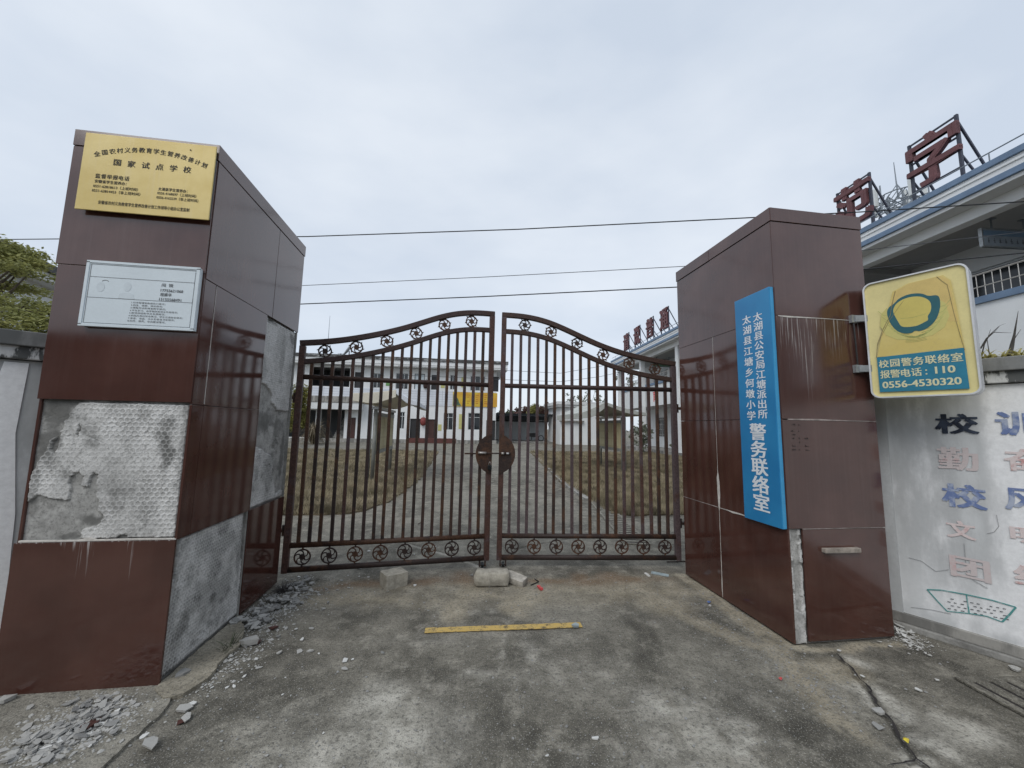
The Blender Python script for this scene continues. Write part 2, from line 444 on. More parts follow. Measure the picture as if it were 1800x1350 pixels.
iron('gate iron faded', (0.082, 0.058, 0.061), (0.052, 0.024, 0.016), 0.8, 4.0)
iron('gate iron rusty', (0.034, 0.022, 0.019), (0.060, 0.029, 0.016), 0.85, 9.0)
iron('dark sign steel', (0.052, 0.058, 0.080), (0.06, 0.035, 0.025), 0.3, 2.0)

simple('lock black', (0.012, 0.015, 0.016), 0.35, 0.3, 20)
simple('worn steel', (0.42, 0.40, 0.38), 0.4, 0.3, 20, metal=0.6)
simple('galvanised steel', (0.36, 0.38, 0.39), 0.45, 0.2, 8, metal=0.5)
simple('silver frame', (0.62, 0.63, 0.64), 0.4, 0.12, 6, metal=0.3)
# brass plate
k = NT('brass plate'); c = k.coord(); n1 = k.noise(c, 3.2, 5, 0.6); n2 = k.noise(k.coord(scale=(40, 40, 1.5)), 1.0, 3, 0.6)
col = k.mix(k.step(n1, 0.3, 0.7), (0.60, 0.455, 0.15), (0.70, 0.56, 0.235))
col = k.mix(k.math('MULTIPLY', k.step(n2, 0.5, 0.8), 0.25), col, (0.62, 0.52, 0.36))
k.bump(n1, 0.08, 0.02); MAT['brass'] = k.fin(col, 0.40, 0.4, 0.1)
simple('sign box dark', (0.035, 0.034, 0.034), 0.45, 0.3, 10)
simple('lettering black', (0.018, 0.016, 0.014), 0.6, 0.3, 30)
simple('lettering faded black', (0.10, 0.105, 0.115), 0.7, 0.5, 60)
simple('ghost print', (0.615, 0.68, 0.72), 0.7, 0.06, 20)
simple('notice white', (0.66, 0.73, 0.77), 0.42, 0.05, 4)
simple('board edge', (0.62, 0.64, 0.60), 0.5, 0.1, 8)
k = NT('blue board'); c = k.coord(); n1 = k.noise(c, 3.0, 3, 0.5)
wv = k.n('TexWave', {'bands_direction': 'Z'}, Vector=c, Scale=55.0, Distortion=1.5, Detail=1.0).outputs['Fac']
col = k.mix(k.step(n1, 0.3, 0.7), (0.020, 0.205, 0.455), (0.030, 0.26, 0.53)); k.bump(wv, 0.12, 0.002)
MAT['blue board'] = k.fin(col, 0.34, 0.5)
simple('blue board edge', (0.06, 0.34, 0.62), 0.35, 0.1, 6)
simple('lettering white', (0.80, 0.83, 0.86), 0.5, 0.05, 20)
k = NT('light box yellow'); c = k.coord(); n1 = k.noise(c, 4, 5, 0.6); n2 = k.noise(c, 45, 4, 0.7)
col = k.mix(k.step(n1, 0.35, 0.7), (0.66, 0.52, 0.155), (0.73, 0.60, 0.22))
col = k.mix(k.math('MULTIPLY', k.step(n2, 0.5, 0.75), 0.3), col, (0.47, 0.35, 0.16)); MAT['light box yellow'] = k.fin(col, 0.38, 0.5)
simple('film aged orange', (0.655, 0.495, 0.175), 0.45, 0.09, 9, fine=120)
simple('emblem teal', (0.022, 0.120, 0.145), 0.45, 0.12, 6)
simple('emblem yellow', (0.62, 0.52, 0.14), 0.4, 0.06, 8)
simple('light box blue', (0.022, 0.20, 0.31), 0.4, 0.12, 6)
simple('light box cream', (0.74, 0.65, 0.30), 0.4, 0.08, 6)
simple('emblem pale', (0.60, 0.545, 0.19), 0.45, 0.06, 8)
simple('emblem line', (0.44, 0.47, 0.16), 0.6, 0.2, 20)
simple('film crease', (0.26, 0.205, 0.10), 0.7, 0.4, 40)
simple('lettering cream', (0.70, 0.68, 0.44), 0.5, 0.08, 20)
simple('crease dark', (0.10, 0.09, 0.07), 0.8, 0.3, 30)
# yellow road paint, worn
k = NT('yellow road paint'); c = k.coord(); n1 = k.noise(c, 16, 6, 0.7); n2 = k.noise(c, 110, 4, 0.7)
col = k.mix(k.step(n1, 0.3, 0.7), (0.52, 0.36, 0.11), (0.64, 0.46, 0.17))
col = k.mix(k.step(k.math('ADD', n1, k.math('MULTIPLY', n2, 0.5)), 0.72, 0.92), col, (0.16, 0.13, 0.08)); k.bump(n2, 0.5, 0.003)
MAT['yellow paint'] = k.fin(col, 0.85, 0.25)
# painted characters on the boundary wall
def paint_letter(name, c1, c2, fade):
    k = NT(name); c = k.coord(); n1 = k.noise(c, 14, 5, 0.65)
    MAT[name] = k.fin(k.mix(k.step(n1, fade, fade + 0.2), c1, c2), 0.9, 0.2)
paint_letter('wall lettering black', (0.028, 0.034, 0.05), (0.06, 0.075, 0.11), 0.42)
paint_letter('wall lettering blue', (0.17, 0.23, 0.43), (0.44, 0.49, 0.60), 0.43)
paint_letter('wall lettering faded red', (0.62, 0.42, 0.415), (0.63, 0.56, 0.555), 0.28)
paint_letter('wall lettering red', (0.60, 0.345, 0.33), (0.74, 0.65, 0.64), 0.34)
paint_letter('wall drawing teal', (0.10, 0.33, 0.32), (0.35, 0.50, 0.49), 0.5)
paint_letter('hairline crack', (0.32, 0.325, 0.33), (0.50, 0.505, 0.51), 0.5)

# buildings
simple('white wall', (0.74, 0.755, 0.76), 0.85, 0.06, 1.2, bump=0.1)
simple('white wall aged', (0.66, 0.675, 0.68), 0.88, 0.12, 0.8, bump=0.1)
k = NT('white tile band'); c = k.coord('Object'); sp = k.n('SeparateXYZ', i0=c).outputs
def line(x, per, w):
    f = k.math('FRACT', k.math('DIVIDE', x, per)); return k.math('LESS_THAN', f, w)
ln = k.math('MAXIMUM', line(sp[2], 0.21, 0.10), line(sp[0], 1.4, 0.02))
col = k.mix(k.step(k.noise(c, 0.8, 4), 0.3, 0.7), (0.62, 0.65, 0.71), (0.70, 0.73, 0.78))
MAT['white tile band'] = k.fin(k.mix(ln, col, (0.42, 0.44, 0.47)), 0.5, 0.4)
k = NT('weathered roof edge'); c = k.coord(scale=(1, 1, 4)); n1 = k.noise(c, 1.1, 7, 0.7)
MAT['roof edge'] = k.fin(k.mix(k.step(n1, 0.38, 0.52), (0.33, 0.34, 0.34), (0.075, 0.075, 0.075)), 0.9, 0.2)
simple('soffit', (0.62, 0.63, 0.63), 0.9, 0.05, 1.0)
simple('corridor ceiling', (0.46, 0.455, 0.445), 0.9, 0.06, 0.8)
simple('blue trim', (0.15, 0.22, 0.325), 0.6, 0.18, 2.5)
simple('window frame', (0.55, 0.57, 0.58), 0.5, 0.05, 3)
k = NT('window glass'); c = k.coord(); MAT['glass'] = k.fin(k.mix(k.step(k.noise(c, 0.9, 3), 0.4, 0.6), (0.020, 0.024, 0.028), (0.055, 0.062, 0.07)), 0.08, 0.5)
simple('door brown', (0.075, 0.035, 0.030), 0.5, 0.2, 3)
simple('door dark', (0.028, 0.028, 0.030), 0.5, 0.2, 3)
simple('red plinth', (0.11, 0.040, 0.034), 0.6, 0.15, 3)
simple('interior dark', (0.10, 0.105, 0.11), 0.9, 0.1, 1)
simple('poster yellow', (0.52, 0.50, 0.20), 0.6, 0.12, 4)
simple('poster green', (0.16, 0.33, 0.12), 0.6, 0.2, 4)
k = NT('yellow banner'); c = k.coord(); n1 = k.noise(c, 1.1, 4); col = k.mix(k.step(n1, 0.35, 0.62), (0.66, 0.49, 0.06), (0.62, 0.33, 0.05))
MAT['banner'] = k.fin(col, 0.6, 0.3)
simple('banner print', (0.45, 0.16, 0.03), 0.6, 0.2, 3)
simple('banner picture', (0.10, 0.16, 0.10), 0.6, 0.6, 3)
simple('sign letter red', (0.145, 0.060, 0.064), 0.6, 0.22, 5)
simple('paint red', (0.62, 0.07, 0.06), 0.6, 0.1, 5)
simple('railing steel', (0.55, 0.53, 0.50), 0.4, 0.15, 5, metal=0.4)
simple('class sign board', (0.33, 0.38, 0.43), 0.5, 0.2, 3)
simple('class sign blue', (0.20, 0.30, 0.42), 0.5, 0.15, 3)
simple('class sign green', (0.13, 0.24, 0.16), 0.5, 0.2, 5)
simple('carport metal', (0.022, 0.026, 0.030), 0.5, 0.3, 3)
simple('antenna panel', (0.62, 0.64, 0.63), 0.5, 0.08, 5)
simple('antenna steel', (0.23, 0.26, 0.29), 0.5, 0.2, 5)
simple('shelter cream', (0.66, 0.62, 0.52), 0.55, 0.1, 2)
simple('shelter white', (0.66, 0.69, 0.74), 0.55, 0.08, 2)
simple('shelter grey', (0.42, 0.43, 0.40), 0.6, 0.15, 2)
simple('shelter post', (0.24, 0.245, 0.225), 0.55, 0.25, 3, metal=0.2)
simple('notice board yellow', (0.46, 0.40, 0.24), 0.6, 0.15, 1.6)
simple('notice paper', (0.52, 0.47, 0.30), 0.7, 0.1, 3)
simple('cable', (0.02, 0.022, 0.026), 0.6, 0.2, 5)
simple('cable grey', (0.075, 0.08, 0.09), 0.6, 0.2, 5)
simple('house grey wall', (0.66, 0.69, 0.70), 0.9, 0.1, 0.7)
simple('house dark roof', (0.085, 0.088, 0.09), 0.85, 0.35, 2)
simple('street house wall', (0.24, 0.22, 0.205), 0.9, 0.2, 0.6)
simple('street house roof', (0.09, 0.07, 0.065), 0.85, 0.2, 0.6)
# plants
def leaf(name, c1, c2, c3):
    k = NT(name); t = k.attr('tone'); n1 = k.noise(k.coord(), 1.3, 3)
    col = k.mix(t, c1, c2); col = k.mix(k.step(n1, 0.45, 0.65, 0.0, 0.6), col, c3)
    k.fin(col, 0.6, 0.3); tr = k.t.nodes.new('ShaderNodeBsdfTranslucent'); ms = k.t.nodes.new('ShaderNodeMixShader'); ms.inputs[0].default_value = 0.4
    k.t.links.new(col, tr.inputs[0]); k.t.links.new(k.b.outputs[0], ms.inputs[1]); k.t.links.new(tr.outputs[0], ms.inputs[2])
    k.t.links.new(ms.outputs[0], k.t.nodes['Material Output'].inputs[0]); MAT[name] = k.m
leaf('leaf olive', (0.14, 0.155, 0.06), (0.48, 0.47, 0.18), (0.29, 0.305, 0.115))
leaf('leaf dark', (0.045, 0.06, 0.036), (0.13, 0.15, 0.085), (0.085, 0.105, 0.065))
leaf('leaf grey green', (0.13, 0.15, 0.115), (0.28, 0.30, 0.23), (0.20, 0.22, 0.17))
leaf('leaf red', (0.10, 0.06, 0.06), (0.22, 0.125, 0.11), (0.13, 0.115, 0.075))
leaf('leaf yellow green', (0.13, 0.135, 0.04), (0.32, 0.30, 0.095), (0.19, 0.19, 0.06))
leaf('dry grass', (0.155, 0.132, 0.086), (0.485, 0.415, 0.285), (0.265, 0.228, 0.14))
leaf('dry blade', (0.17, 0.135, 0.09), (0.40, 0.34, 0.25), (0.14, 0.125, 0.075))
leaf('pale yellow leaf', (0.40, 0.36, 0.12), (0.62, 0.57, 0.26), (0.46, 0.42, 0.16))
simple('dry soil', (0.15, 0.122, 0.078), 0.95, 0.4, 6, bump=0.6)
simple('bark', (0.085, 0.068, 0.05), 0.9, 0.3, 14, bump=0.5)
simple('dead leaf', (0.072, 0.067, 0.064), 0.8, 0.3, 20)
# rubble
simple('plaster chip', (0.40, 0.395, 0.375), 0.9, 0.2, 40, bump=0.4)
simple('grey chip', (0.27, 0.268, 0.258), 0.92, 0.3, 40, bump=0.4)
simple('white chip', (0.62, 0.62, 0.60), 0.85, 0.1, 40)
simple('brown chip', (0.085, 0.038, 0.032), 0.35, 0.2, 20)
simple('stone grey', (0.37, 0.345, 0.29), 0.93, 0.28, 14, bump=0.7)
simple('brick stone', (0.40, 0.375, 0.33), 0.93, 0.3, 20, bump=0.6)
simple('red plastic', (0.55, 0.07, 0.07), 0.5, 0.2, 30)
simple('blue plastic', (0.10, 0.16, 0.36), 0.5, 0.2, 30)
simple('yellow plastic', (0.66, 0.52, 0.04), 0.5, 0.15, 30)
simple('zinc strip', (0.36, 0.42, 0.44), 0.45, 0.2, 20, metal=0.3)
simple('grey wood', (0.30, 0.265, 0.23), 0.85, 0.35, 18, bump=0.5)
simple('motorbike black', (0.02, 0.02, 0.022), 0.35, 0.3, 10)
simple('lantern red', (0.22, 0.05, 0.045), 0.6, 0.2, 10)
# ------------------------------------------------------------------ ground: one sheet to the horizon, stains carried as attributes
def spaced(lo, hi, fine_lo, fine_hi, step):
    a = list(np.arange(fine_lo, fine_hi + 1e-6, step)); s = step; x = fine_hi
    while x < hi: s *= 1.22; x += s; a.append(min(x, hi))
    s = step; x = fine_lo
    while x > lo: s *= 1.22; x -= s; a.insert(0, max(x, lo))
    return np.array(a)
gx = spaced(-260, 260, -2.7, 4.2, 0.0225); gy = spaced(-160, 340, 0.9, 6.8, 0.0225)
X, Y = np.meshgrid(gx, gy)
wx = X + 0.10 * (fbm(X * 3, Y * 3, 3) - 0.5) * 2; wy = Y + 0.10 * (fbm(X * 3 + 9, Y * 3, 5) - 0.5) * 2
def blob(cx, cy, rx, ry, soft=0.5):
    d = np.sqrt(((wx - cx) / rx) ** 2 + ((wy - cy) / ry) ** 2); return 1 - sstep(1 - soft, 1 + soft, d)
def G(u, v): p = ground(u, v); return (p.x, p.y)
fine = fbm(X * 14, Y * 14, 21); mid = fbm(X * 4, Y * 4, 31); big = fbm(X * 1.1, Y * 0.7, 41)
# sand washed along the foot of the near pillar and out over the apron edge
sl = [(2.30, 3.9), (2.33, 3.2), (2.33, 2.62), (2.18, 2.33), (2.10, 2.05), (2.05, 1.93)]
sand = 0.85 * (1 - sstep(0.02, 0.13, segdist(wx, wy, sl) + (mid - 0.5) * 0.16)) * sstep(0.22, 0.5, fine * .6 + mid * .5)
sand = np.maximum(sand, 0.8 * blob(2.42, 2.30, 0.17, 0.14, 0.5))
sand = np.maximum(sand, 0.9 * (1 - sstep(0.02, 0.09, segdist(wx, wy, [(1.25, 3.85), (1.75, 3.35), (1.95, 2.9), (2.2, 2.6)]) + (mid - .5) * .12)) * 0.75)
band = (1 - sstep(0.10, 0.42, np.abs(wy - 3.72 + 0.05 * X) + (mid - 0.5) * 0.35)) * sstep(-1.5, -1.1, X) * (1 - sstep(2.1, 2.4, X))
sand = np.maximum(sand, band * (0.42 + 0.45 * sstep(0.33, 0.55, mid)))
for (u, v, rx, ry) in ((815, 1040, .13, .30), (800, 1070, .10, .2), (935, 1045, .22, .22), (905, 1065, .12, .2), (1165, 1060, .22, .22), (1110, 1035, .3, .18), (600, 1050, .3, .12)):
    cx, cy = G(u, v); sand = np.maximum(sand, 0.88 * blob(cx, cy, rx, ry, 0.6) * sstep(0.3, 0.55, mid + 0.15))
foot = [(2.40, 3.88), (2.40, 2.56), (2.5, 2.53), (3.25, 2.54)]
sand = np.maximum(sand, (1 - sstep(0.015, 0.06, segdist(wx, wy, foot) + (fine - .5) * .05)))
rust = np.zeros_like(X)
for (u, v, rx, ry) in ((625, 1026, .17, .05), (585, 1032, .14, .04), (660, 1022, .1, .05), (812, 1018, .09, .13), (745, 1020, .10, .06), (1022, 1015, .07, .10), (1072, 1018, .09, .10), (960, 1020, .2, .04), (1110, 1020, .22, .05), (1040, 1022, .12, .05)):
    cx, cy = G(u, v); rust = np.maximum(rust, 0.95 * blob(cx, cy, rx * 1.5, ry * 1.15, 0.95))
rust *= sstep(0.25, 0.6, mid + fine * 0.3)
pale = np.zeros_like(X)
for (u, v, rx, ry, a) in ((655, 1235, .16, .15, .9), (740, 1225, .14, .10, .6), (690, 1300, .34, .24, .75), (560, 1330, .3, .14, .7), (830, 1185, .15, .06, .7), (825, 1275, .10, .08, .55), (1180, 1330, .4, .16, .45), (1240, 1230, .3, .2, .3), (930, 1150, .05, .2, .4), (1000, 1190, .4, .2, .28), (760, 1120, .35, .1, .3), (860, 1075, .14, .07, .45), (480, 1280, .2, .2, .35), (1520, 1215, .08, .14, 1.6), (1560, 1250, .10, .1, 1.5), (1640, 1330, .2, .08, 1.3), (1500, 1165, .06, .08, 1.0), (1700, 1300, .15, .1, .9), (1180, 1250, .25, .16, .7), (1280, 1300, .2, .12, .8)):
    cx, cy = G(u, v); pale = np.maximum(pale, a * blob(cx, cy, rx, ry, 0.7))
pale = np.maximum(pale, .55 * (1 - sstep(0.01, 0.05, segdist(wx, wy, foot) + (fine - .5) * .07)))
pale = np.clip(pale * sstep(0.36, 0.60, mid * 0.45 + fine * 0.55 + 0.06), 0, 1)
line_ = 1 - sstep(0.004, 0.02, segdist(wx, wy, [G(875, 1120), G(880, 1165), G(876, 1190)]))
pale = np.maximum(pale, 0.5 * line_ * sstep(.4, .6, fine))
dark = np.zeros_like(X)
for (u, v, rx, ry, a) in ((640, 1070, .35, .22, .6), (480, 1180, .35, .5, .55), (540, 1150, .4, .3, .5), (840, 1090, .22, .12, .55), (1050, 1140, .3, .2, .35), (800, 1225, .15, .12, .5), (850, 1290, .22, .13, .6), (1050, 1250, .2, .3, .35), (1250, 1120, .35, .3, .45), (1300, 1220, .3, .25, .5), (1440, 1290, .25, .2, .55), (1650, 1150, .22, .18, .6), (1580, 1300, .2, .12, .5), (1130, 1090, .3, .15, .4), (330, 1330, .2, .12, .5), (700, 1000, .3, .1, .4), (1030, 985, .7, .12, .5), (880, 905, .8, .3, .35)):
    cx, cy = G(u, v); dark = np.maximum(dark, a * blob(cx, cy, rx, ry, 0.8))
dark *= sstep(0.30, 0.62, mid * 0.6 + big * 0.4 + 0.1)
def crackline(pts, w, amp=0.02, seed=0):
    jx = X + amp * 2 * (fbm(X * 12, Y * 12, 60 + seed) - 0.5); jy = Y + amp * 2 * (fbm(X * 12, Y * 12, 70 + seed) - 0.5)
    return 1 - sstep(w * 0.5, w * 1.5, segdist(jx, jy, pts))
crk = np.maximum.reduce([
    crackline([G(560, 1018), G(505, 1045)], 0.014),
    crackline([(-3, 5.45), (-.6, 5.30), (0.0, 4.75), (0.35, 4.35), (.42, 3.95)], 0.018, 0.01, 1),
    crackline([(0.55, 4.4), (.85, 4.95), (1.7, 5.35), (2.7, 5.2)], 0.018, 0.01, 2),
    crackline([G(1470, 1150), G(1500, 1180), G(1530, 1215), G(1543, 1240), G(1562, 1262), G(1590, 1310), G(1612, 1336), G(1640, 1352)], 0.020, 0.015, 3),
    crackline([G(1612, 1336), G(1590, 1345), G(1560, 1348)], 0.010, 0.015, 4)])
dark = np.maximum(dark, crk * 0.95)
pale = np.maximum(pale, 0.6 * crackline([(-.55, 5.2), (0.06, 4.62), (0.40, 4.2)], 0.03, 0.008, 6))
seams = np.maximum.reduce([1 - sstep(0.02, 0.05, np.abs(Y - yy + 0.02 * np.sin(X))) for yy in (8.6, 11.4, 14.6, 18.0, 22.0, 26.5, 30.5)])
dark = np.maximum(dark, 0.45 * seams)
dark = np.maximum(dark, 0.95 * (1 - sstep(-2.2, -1.4, Y)) * sstep(-9.5, -9.0, Y))      # unseen road behind the camera, darkened to dim the tile reflections
tan = np.zeros_like(X)
tan = np.maximum(tan, (0.05 + 0.45 * sstep(0.45, 0.62, fbm(X * .5, Y * 2.2, 47))) * sstep(4.4, 6.5, Y))
H = 0.006 * (fbm(X * 2, Y * 2, 51) - 0.5) * (np.abs(X) < 12) - 0.012 * crk * (np.abs(Y - 3) < 4)
gr = field('ground', (0, 0, 0), (1, 0, 0), (0, 1, 0), (0, 0, 1), gx, gy, H,
           dict(sand=sand, rust=rust, pale=pale, dark=dark, tan=tan), MAT['concrete'])
tag(gr, 'weathered grey concrete of the driveway and the school yard', kind='structure')

def zero(n_): return np.zeros(n_)
def flatslab(name, poly, z, mat, label, attrs, jag=0.0, seed=0, th=None):
    """a thin cast slab with a ragged outline, top at z"""
    pts = []
    for i in range(len(poly)):
        a, b = Vector(poly[i]), Vector(poly[(i + 1) % len(poly)]); n = max(1, int((b - a).length / 0.035))
        for k_ in range(n):
            p = a.lerp(b, k_ / n)
            if jag: p = p + Vector((random.uniform(-jag, jag), random.uniform(-jag, jag)))
            pts.append((p.x, p.y))
    mb = MB().prism(pts, (0, 0, -0.03), (1, 0, 0), (0, 1, 0), (0, 0, 1), z + 0.03)
    o = mb.build(name, mat)
    for k_, v in attrs.items():
        a_ = o.data.attributes.new(k_, 'FLOAT', 'POINT'); a_.data.foreach_set('value', np.full(len(o.data.vertices), v, np.float32))
    tag(o, label, kind='structure')
    return o
flatslab('pavement', [(-7, 0.2), (-1.75, 0.2), (-1.46, 2.05), (-1.44, 2.34), (-1.45, 2.45), (-1.60, 2.60), (-2.42, 2.60), (-2.42, 3.0), (-7, 0.9)],
         0.016, MAT['concrete'], 'pale concrete pavement before the pillar with missing tiles', dict(tan=0.75), 0.006)
flatslab('pavement', [(-1.61, 2.56), (-1.50, 2.47), (-1.42, 2.50), (-1.37, 2.63), (-1.40, 2.80), (-1.38, 2.98), (-1.44, 3.14), (-1.50, 3.25), (-1.61, 3.40)],
         0.022, MAT['concrete'], 'tan mortar skirt along the foot of the pillar', dict(tan=0.8, sand=0.5), 0.005)
# open cracks
def open_crack(pts, w, label, seed):
    r = random.Random(seed); L = []; 
    for p, q in zip(pts[:-1], pts[1:]):
        p, q = Vector(p), Vector(q); n = max(2, int((q - p).length / .03))
        for i in range(n): L.append(p.lerp(q, i / n) + Vector((r.uniform(-.008, .008), r.uniform(-.008, .008))))
    L.append(Vector(pts[-1])); lft, rgt = [], []
    for i, p in enumerate(L):
        t = (L[min(i + 1, len(L) - 1)] - L[max(i - 1, 0)]).normalized(); n = Vector((-t.y, t.x)); ww = w * r.uniform(.35, 1.2) * (1 if 0 < i < len(L) - 1 else .15)
        lft.append(p + n * ww / 2); rgt.append(p - n * ww / 2)
    mb = MB(); mb.add([(p.x, p.y, .0075) for p in lft + rgt], [(i, i + 1, len(L) + i + 1, len(L) + i) for i in range(len(L) - 1)])
    tag(mb.build('pavement_crack', MAT['dark joint'], fix=False), label, kind='structure')
open_crack([G(1470, 1150), G(1500, 1180), G(1530, 1215), G(1543, 1240), G(1562, 1262), G(1590, 1310), G(1612, 1336), G(1640, 1358)], .014, 'open crack between the driveway and the apron', 5)
open_crack([G(1612, 1336), G(1590, 1345), G(1560, 1348)], .008, 'short side crack in the apron', 6)
open_crack([G(560, 1016), G(530, 1031), G(508, 1043)], .008, 'thin crack before the gate corner', 7)

# yellow painted line
mb = MB(); pts = []
a, b = Vector(G(747, 1110)), Vector(G(1022, 1100)); nrm = Vector((-(b - a).y, (b - a).x)).normalized()
for side in (0, 1):
    rr = range(0, 61) if side == 0 else range(60, -1, -1)
    for i in rr:
        p = a.lerp(b, i / 60) + nrm * ((0.034 if side else -0.034) + random.uniform(-.003, .003))
        pts.append((p.x, p.y))
mb.prism(pts, (0, 0, 0.006), (1, 0, 0), (0, 1, 0), (0, 0, 1), 0.003)
tag(mb.build('road_marking', MAT['yellow paint']), 'worn yellow line painted across the driveway before the gate', kind='structure')

# ------------------------------------------------------------------ lawns with dry grass
def lawn(poly, seed, n_, label):
    xs = [p[0] for p in poly]; ys = [p[1] for p in poly]
    ux = spaced(min(xs), max(xs), min(xs), max(xs), 0.35); uy = np.arange(min(ys), max(ys) + .2, 0.35)
    pp = []
    for i in range(len(poly)):
        a, b = Vector(poly[i]), Vector(poly[(i + 1) % len(poly)]); k_ = max(1, int((b - a).length / .12)); k_ = min(k_, 90)
        for j in range(k_):
            q = a.lerp(b, j / k_); pp.append((q.x + random.uniform(-.05, .05), q.y + random.uniform(-.05, .05)))
    mb = MB().prism(pp, (0, 0, -0.02), (1, 0, 0), (0, 1, 0), (0, 0, 1), 0.05)
    tag(mb.build('lawn', MAT['dry soil']), label, kind='structure')
    r = np.random.default_rng(seed); P = []
    while len(P) < n_:
        x = r.uniform(min(xs), max(xs), 20000); y = min(ys) + (max(ys) - min(ys)) * r.random(20000) ** 1.9
        keep = inpoly(x + r.normal(0, .05, 20000), y + r.normal(0, .05, 20000), poly) & (fbm(x * 1.3, y * 1.3, seed, 3) + 0.35 * r.random(20000) > 0.50)
        P += list(zip(x[keep], y[keep]))
    P = np.array(P[:n_]); nb = 5
    B = np.repeat(P, nb, 0) + r.normal(0, 0.035, (n_ * nb, 2)); m = len(B)
    clump = fbm(B[:, 0] * 0.9, B[:, 1] * 0.9, seed + 5, 3)
    h = r.uniform(0.03, 0.11, m) * (0.35 + 1.3 * clump); w = r.uniform(0.003, 0.008, m) * (1 + 0.05 * (B[:, 1] - 7)); an = r.uniform(0, 2 * np.pi, m); ln = r.uniform(0.01, 0.07, m)
    base = np.stack([B[:, 0], B[:, 1], np.full(m, 0.033)], 1)
    dx = np.stack([np.cos(an), np.sin(an), np.zeros(m)], 1); la = r.uniform(0, 2 * np.pi, m)
    top = base + np.stack([np.cos(la) * ln, np.sin(la) * ln, h], 1)
    V = np.stack([base - dx * w[:, None], base + dx * w[:, None], top + dx * w[:, None] * .25, top - dx * w[:, None] * .25], 1).reshape(-1, 3)
    Fq = np.arange(m * 4).reshape(m, 4)
    tone = np.repeat(np.clip(0.5 + 2.6 * (fbm(B[:, 0] * 4.5, B[:, 1] * 3.5, seed + 9, 3) - 0.5) + r.normal(0, 0.12, m), 0, 1), 4)
    g = soup('grass', V, Fq, MAT['dry grass'], attrs=dict(tone=tone))
    tag(g, 'dry straw coloured grass growing over the school lawn', kind='stuff')
lawn([(-15, 6.95), (-1.85, 6.9), (-1.50, 7.1), (-1.22, 8.1), (-1.02, 10), (-0.95, 11.5), (-0.96, 22.4), (-1.3, 23.3), (-15, 24)], 3, 26000, 'dry lawn on the side of the two storey school building')
lawn([(2.80, 6.7), (3.05, 6.5), (4.0, 6.55), (12.4, 7.2), (12.4, 23.5), (4.9, 23.5), (4.45, 22.8), (2.9, 10.3), (2.86, 7.9)], 5, 26000, 'dry lawn on the side of the building with roof characters')
mb = MB()
for p, q in (((4.62, 23.2), (2.93, 10.3)), ((2.93, 10.3), (2.77, 7.9))):
    mb.bar((p[0], p[1], 0.02), (q[0], q[1], 0.02), 0.12, 0.06, (0, 0, 1))
kb = mb.build('kerb', MAT['footing concrete']); tag(kb, 'low pale kerb along the dry lawn', kind='structure')

# drain covers: slabs with open slots
def drain(name, label, O, U, V, nslot, pitch, slot, length, margin, z):
    t = thing(name, label, 'drain cover', O)
    O, U, V = Vector(O), Vector(U), Vector(V); N = Vector((0, 0, 1))
    mb = MB(); wtot = margin * 2 + nslot * pitch
    mb.prism([(0, 0), (margin, 0), (margin, length + 2 * margin), (0, length + 2 * margin)], O, U, V, N, z)
    for i in range(nslot):
        x0 = margin + i * pitch + slot
        x1 = margin + (i + 1) * pitch + (margin if i == nslot - 1 else 0)
        mb.prism([(x0, margin), (x1, margin), (x1, margin + length), (x0, margin + length)], O, U, V, N, z)
    mb.prism([(margin, 0), (wtot, 0), (wtot, margin), (margin, margin)], O, U, V, N, z)
    mb.prism([(margin, margin + length), (wtot, margin + length), (wtot, length + 2 * margin), (margin, length + 2 * margin)], O, U, V, N, z)
    s_ = mb.build('slab', MAT['concrete'], t)
    a_ = s_.data.attributes.new('tan', 'FLOAT', 'POINT'); a_.data.foreach_set('value', np.full(len(s_.data.vertices), 0.25 if nslot < 8 else 0.8, np.float32))
    p = MB().prism([(margin * .5, margin * .5), (wtot - margin * .5, margin * .5), (wtot - margin * .5, margin * 1.5 + length), (margin * .5, margin * 1.5 + length)], O + N * 0.004, U, V, N, 0.004).build('slot_shade', MAT['dark joint'], t)  # flat dark sheet under the slots, its colour standing in for their shaded depth
drain('drain_cover', 'concrete drain cover with long slots by the white boundary wall', (3.07, 1.80, 0.006), (0.995, -0.10, 0), (0.10, 0.995, 0), 6, 0.105, 0.026, 0.24, 0.05, 0.012)
dv = (Vector((2.86, 8.0, 0)) - Vector((2.30, 5.0, 0))).normalized()
drain('drain_cover', 'long pale drain cover with many slots beside the lawn behind the gate', (2.24, 4.95, 0.004), dv, Vector((dv.y, -dv.x, 0)), 24, 0.12, 0.05, 0.27, 0.035, 0.014)

# ------------------------------------------------------------------ gate pillars
def panel(t, name, axis, sgn, face, a0, a1, z0, z1, mat, th=0.014, g=0.0016, tilt=0.0022, split=None):
    """one facing tile: on plane axis=face, outward normal sgn, between a0..a1 along the other axis"""
    cuts = [a0] + (split or []) + [a1]
    res = None
    for c0, c1 in zip(cuts[:-1], cuts[1:]):
        mb = MB()
        f0, f1 = (face - sgn * th, face)
        if axis == 'y': mb.box(c0 + g, c1 - g, f0, f1, z0 + g, z1 - g)
        else: mb.box(f0, f1, c0 + g, c1 - g, z0 + g, z1 - g)
        tl, tw = random.uniform(-tilt, tilt), random.uniform(-tilt, tilt)
        for v in mb.v:                       # every tile sits a hair out of plane, so reflections break from tile to tile
            if axis == 'y': v.y += (v.z - (z0 + z1) / 2) * tl + (v.x - (c0 + c1) / 2) * tw
            else: v.x += (v.z - (z0 + z1) / 2) * tl + (v.y - (c0 + c1) / 2) * tw
        res = mb.build(name, mat, t, bevel=0.0012)
    return res
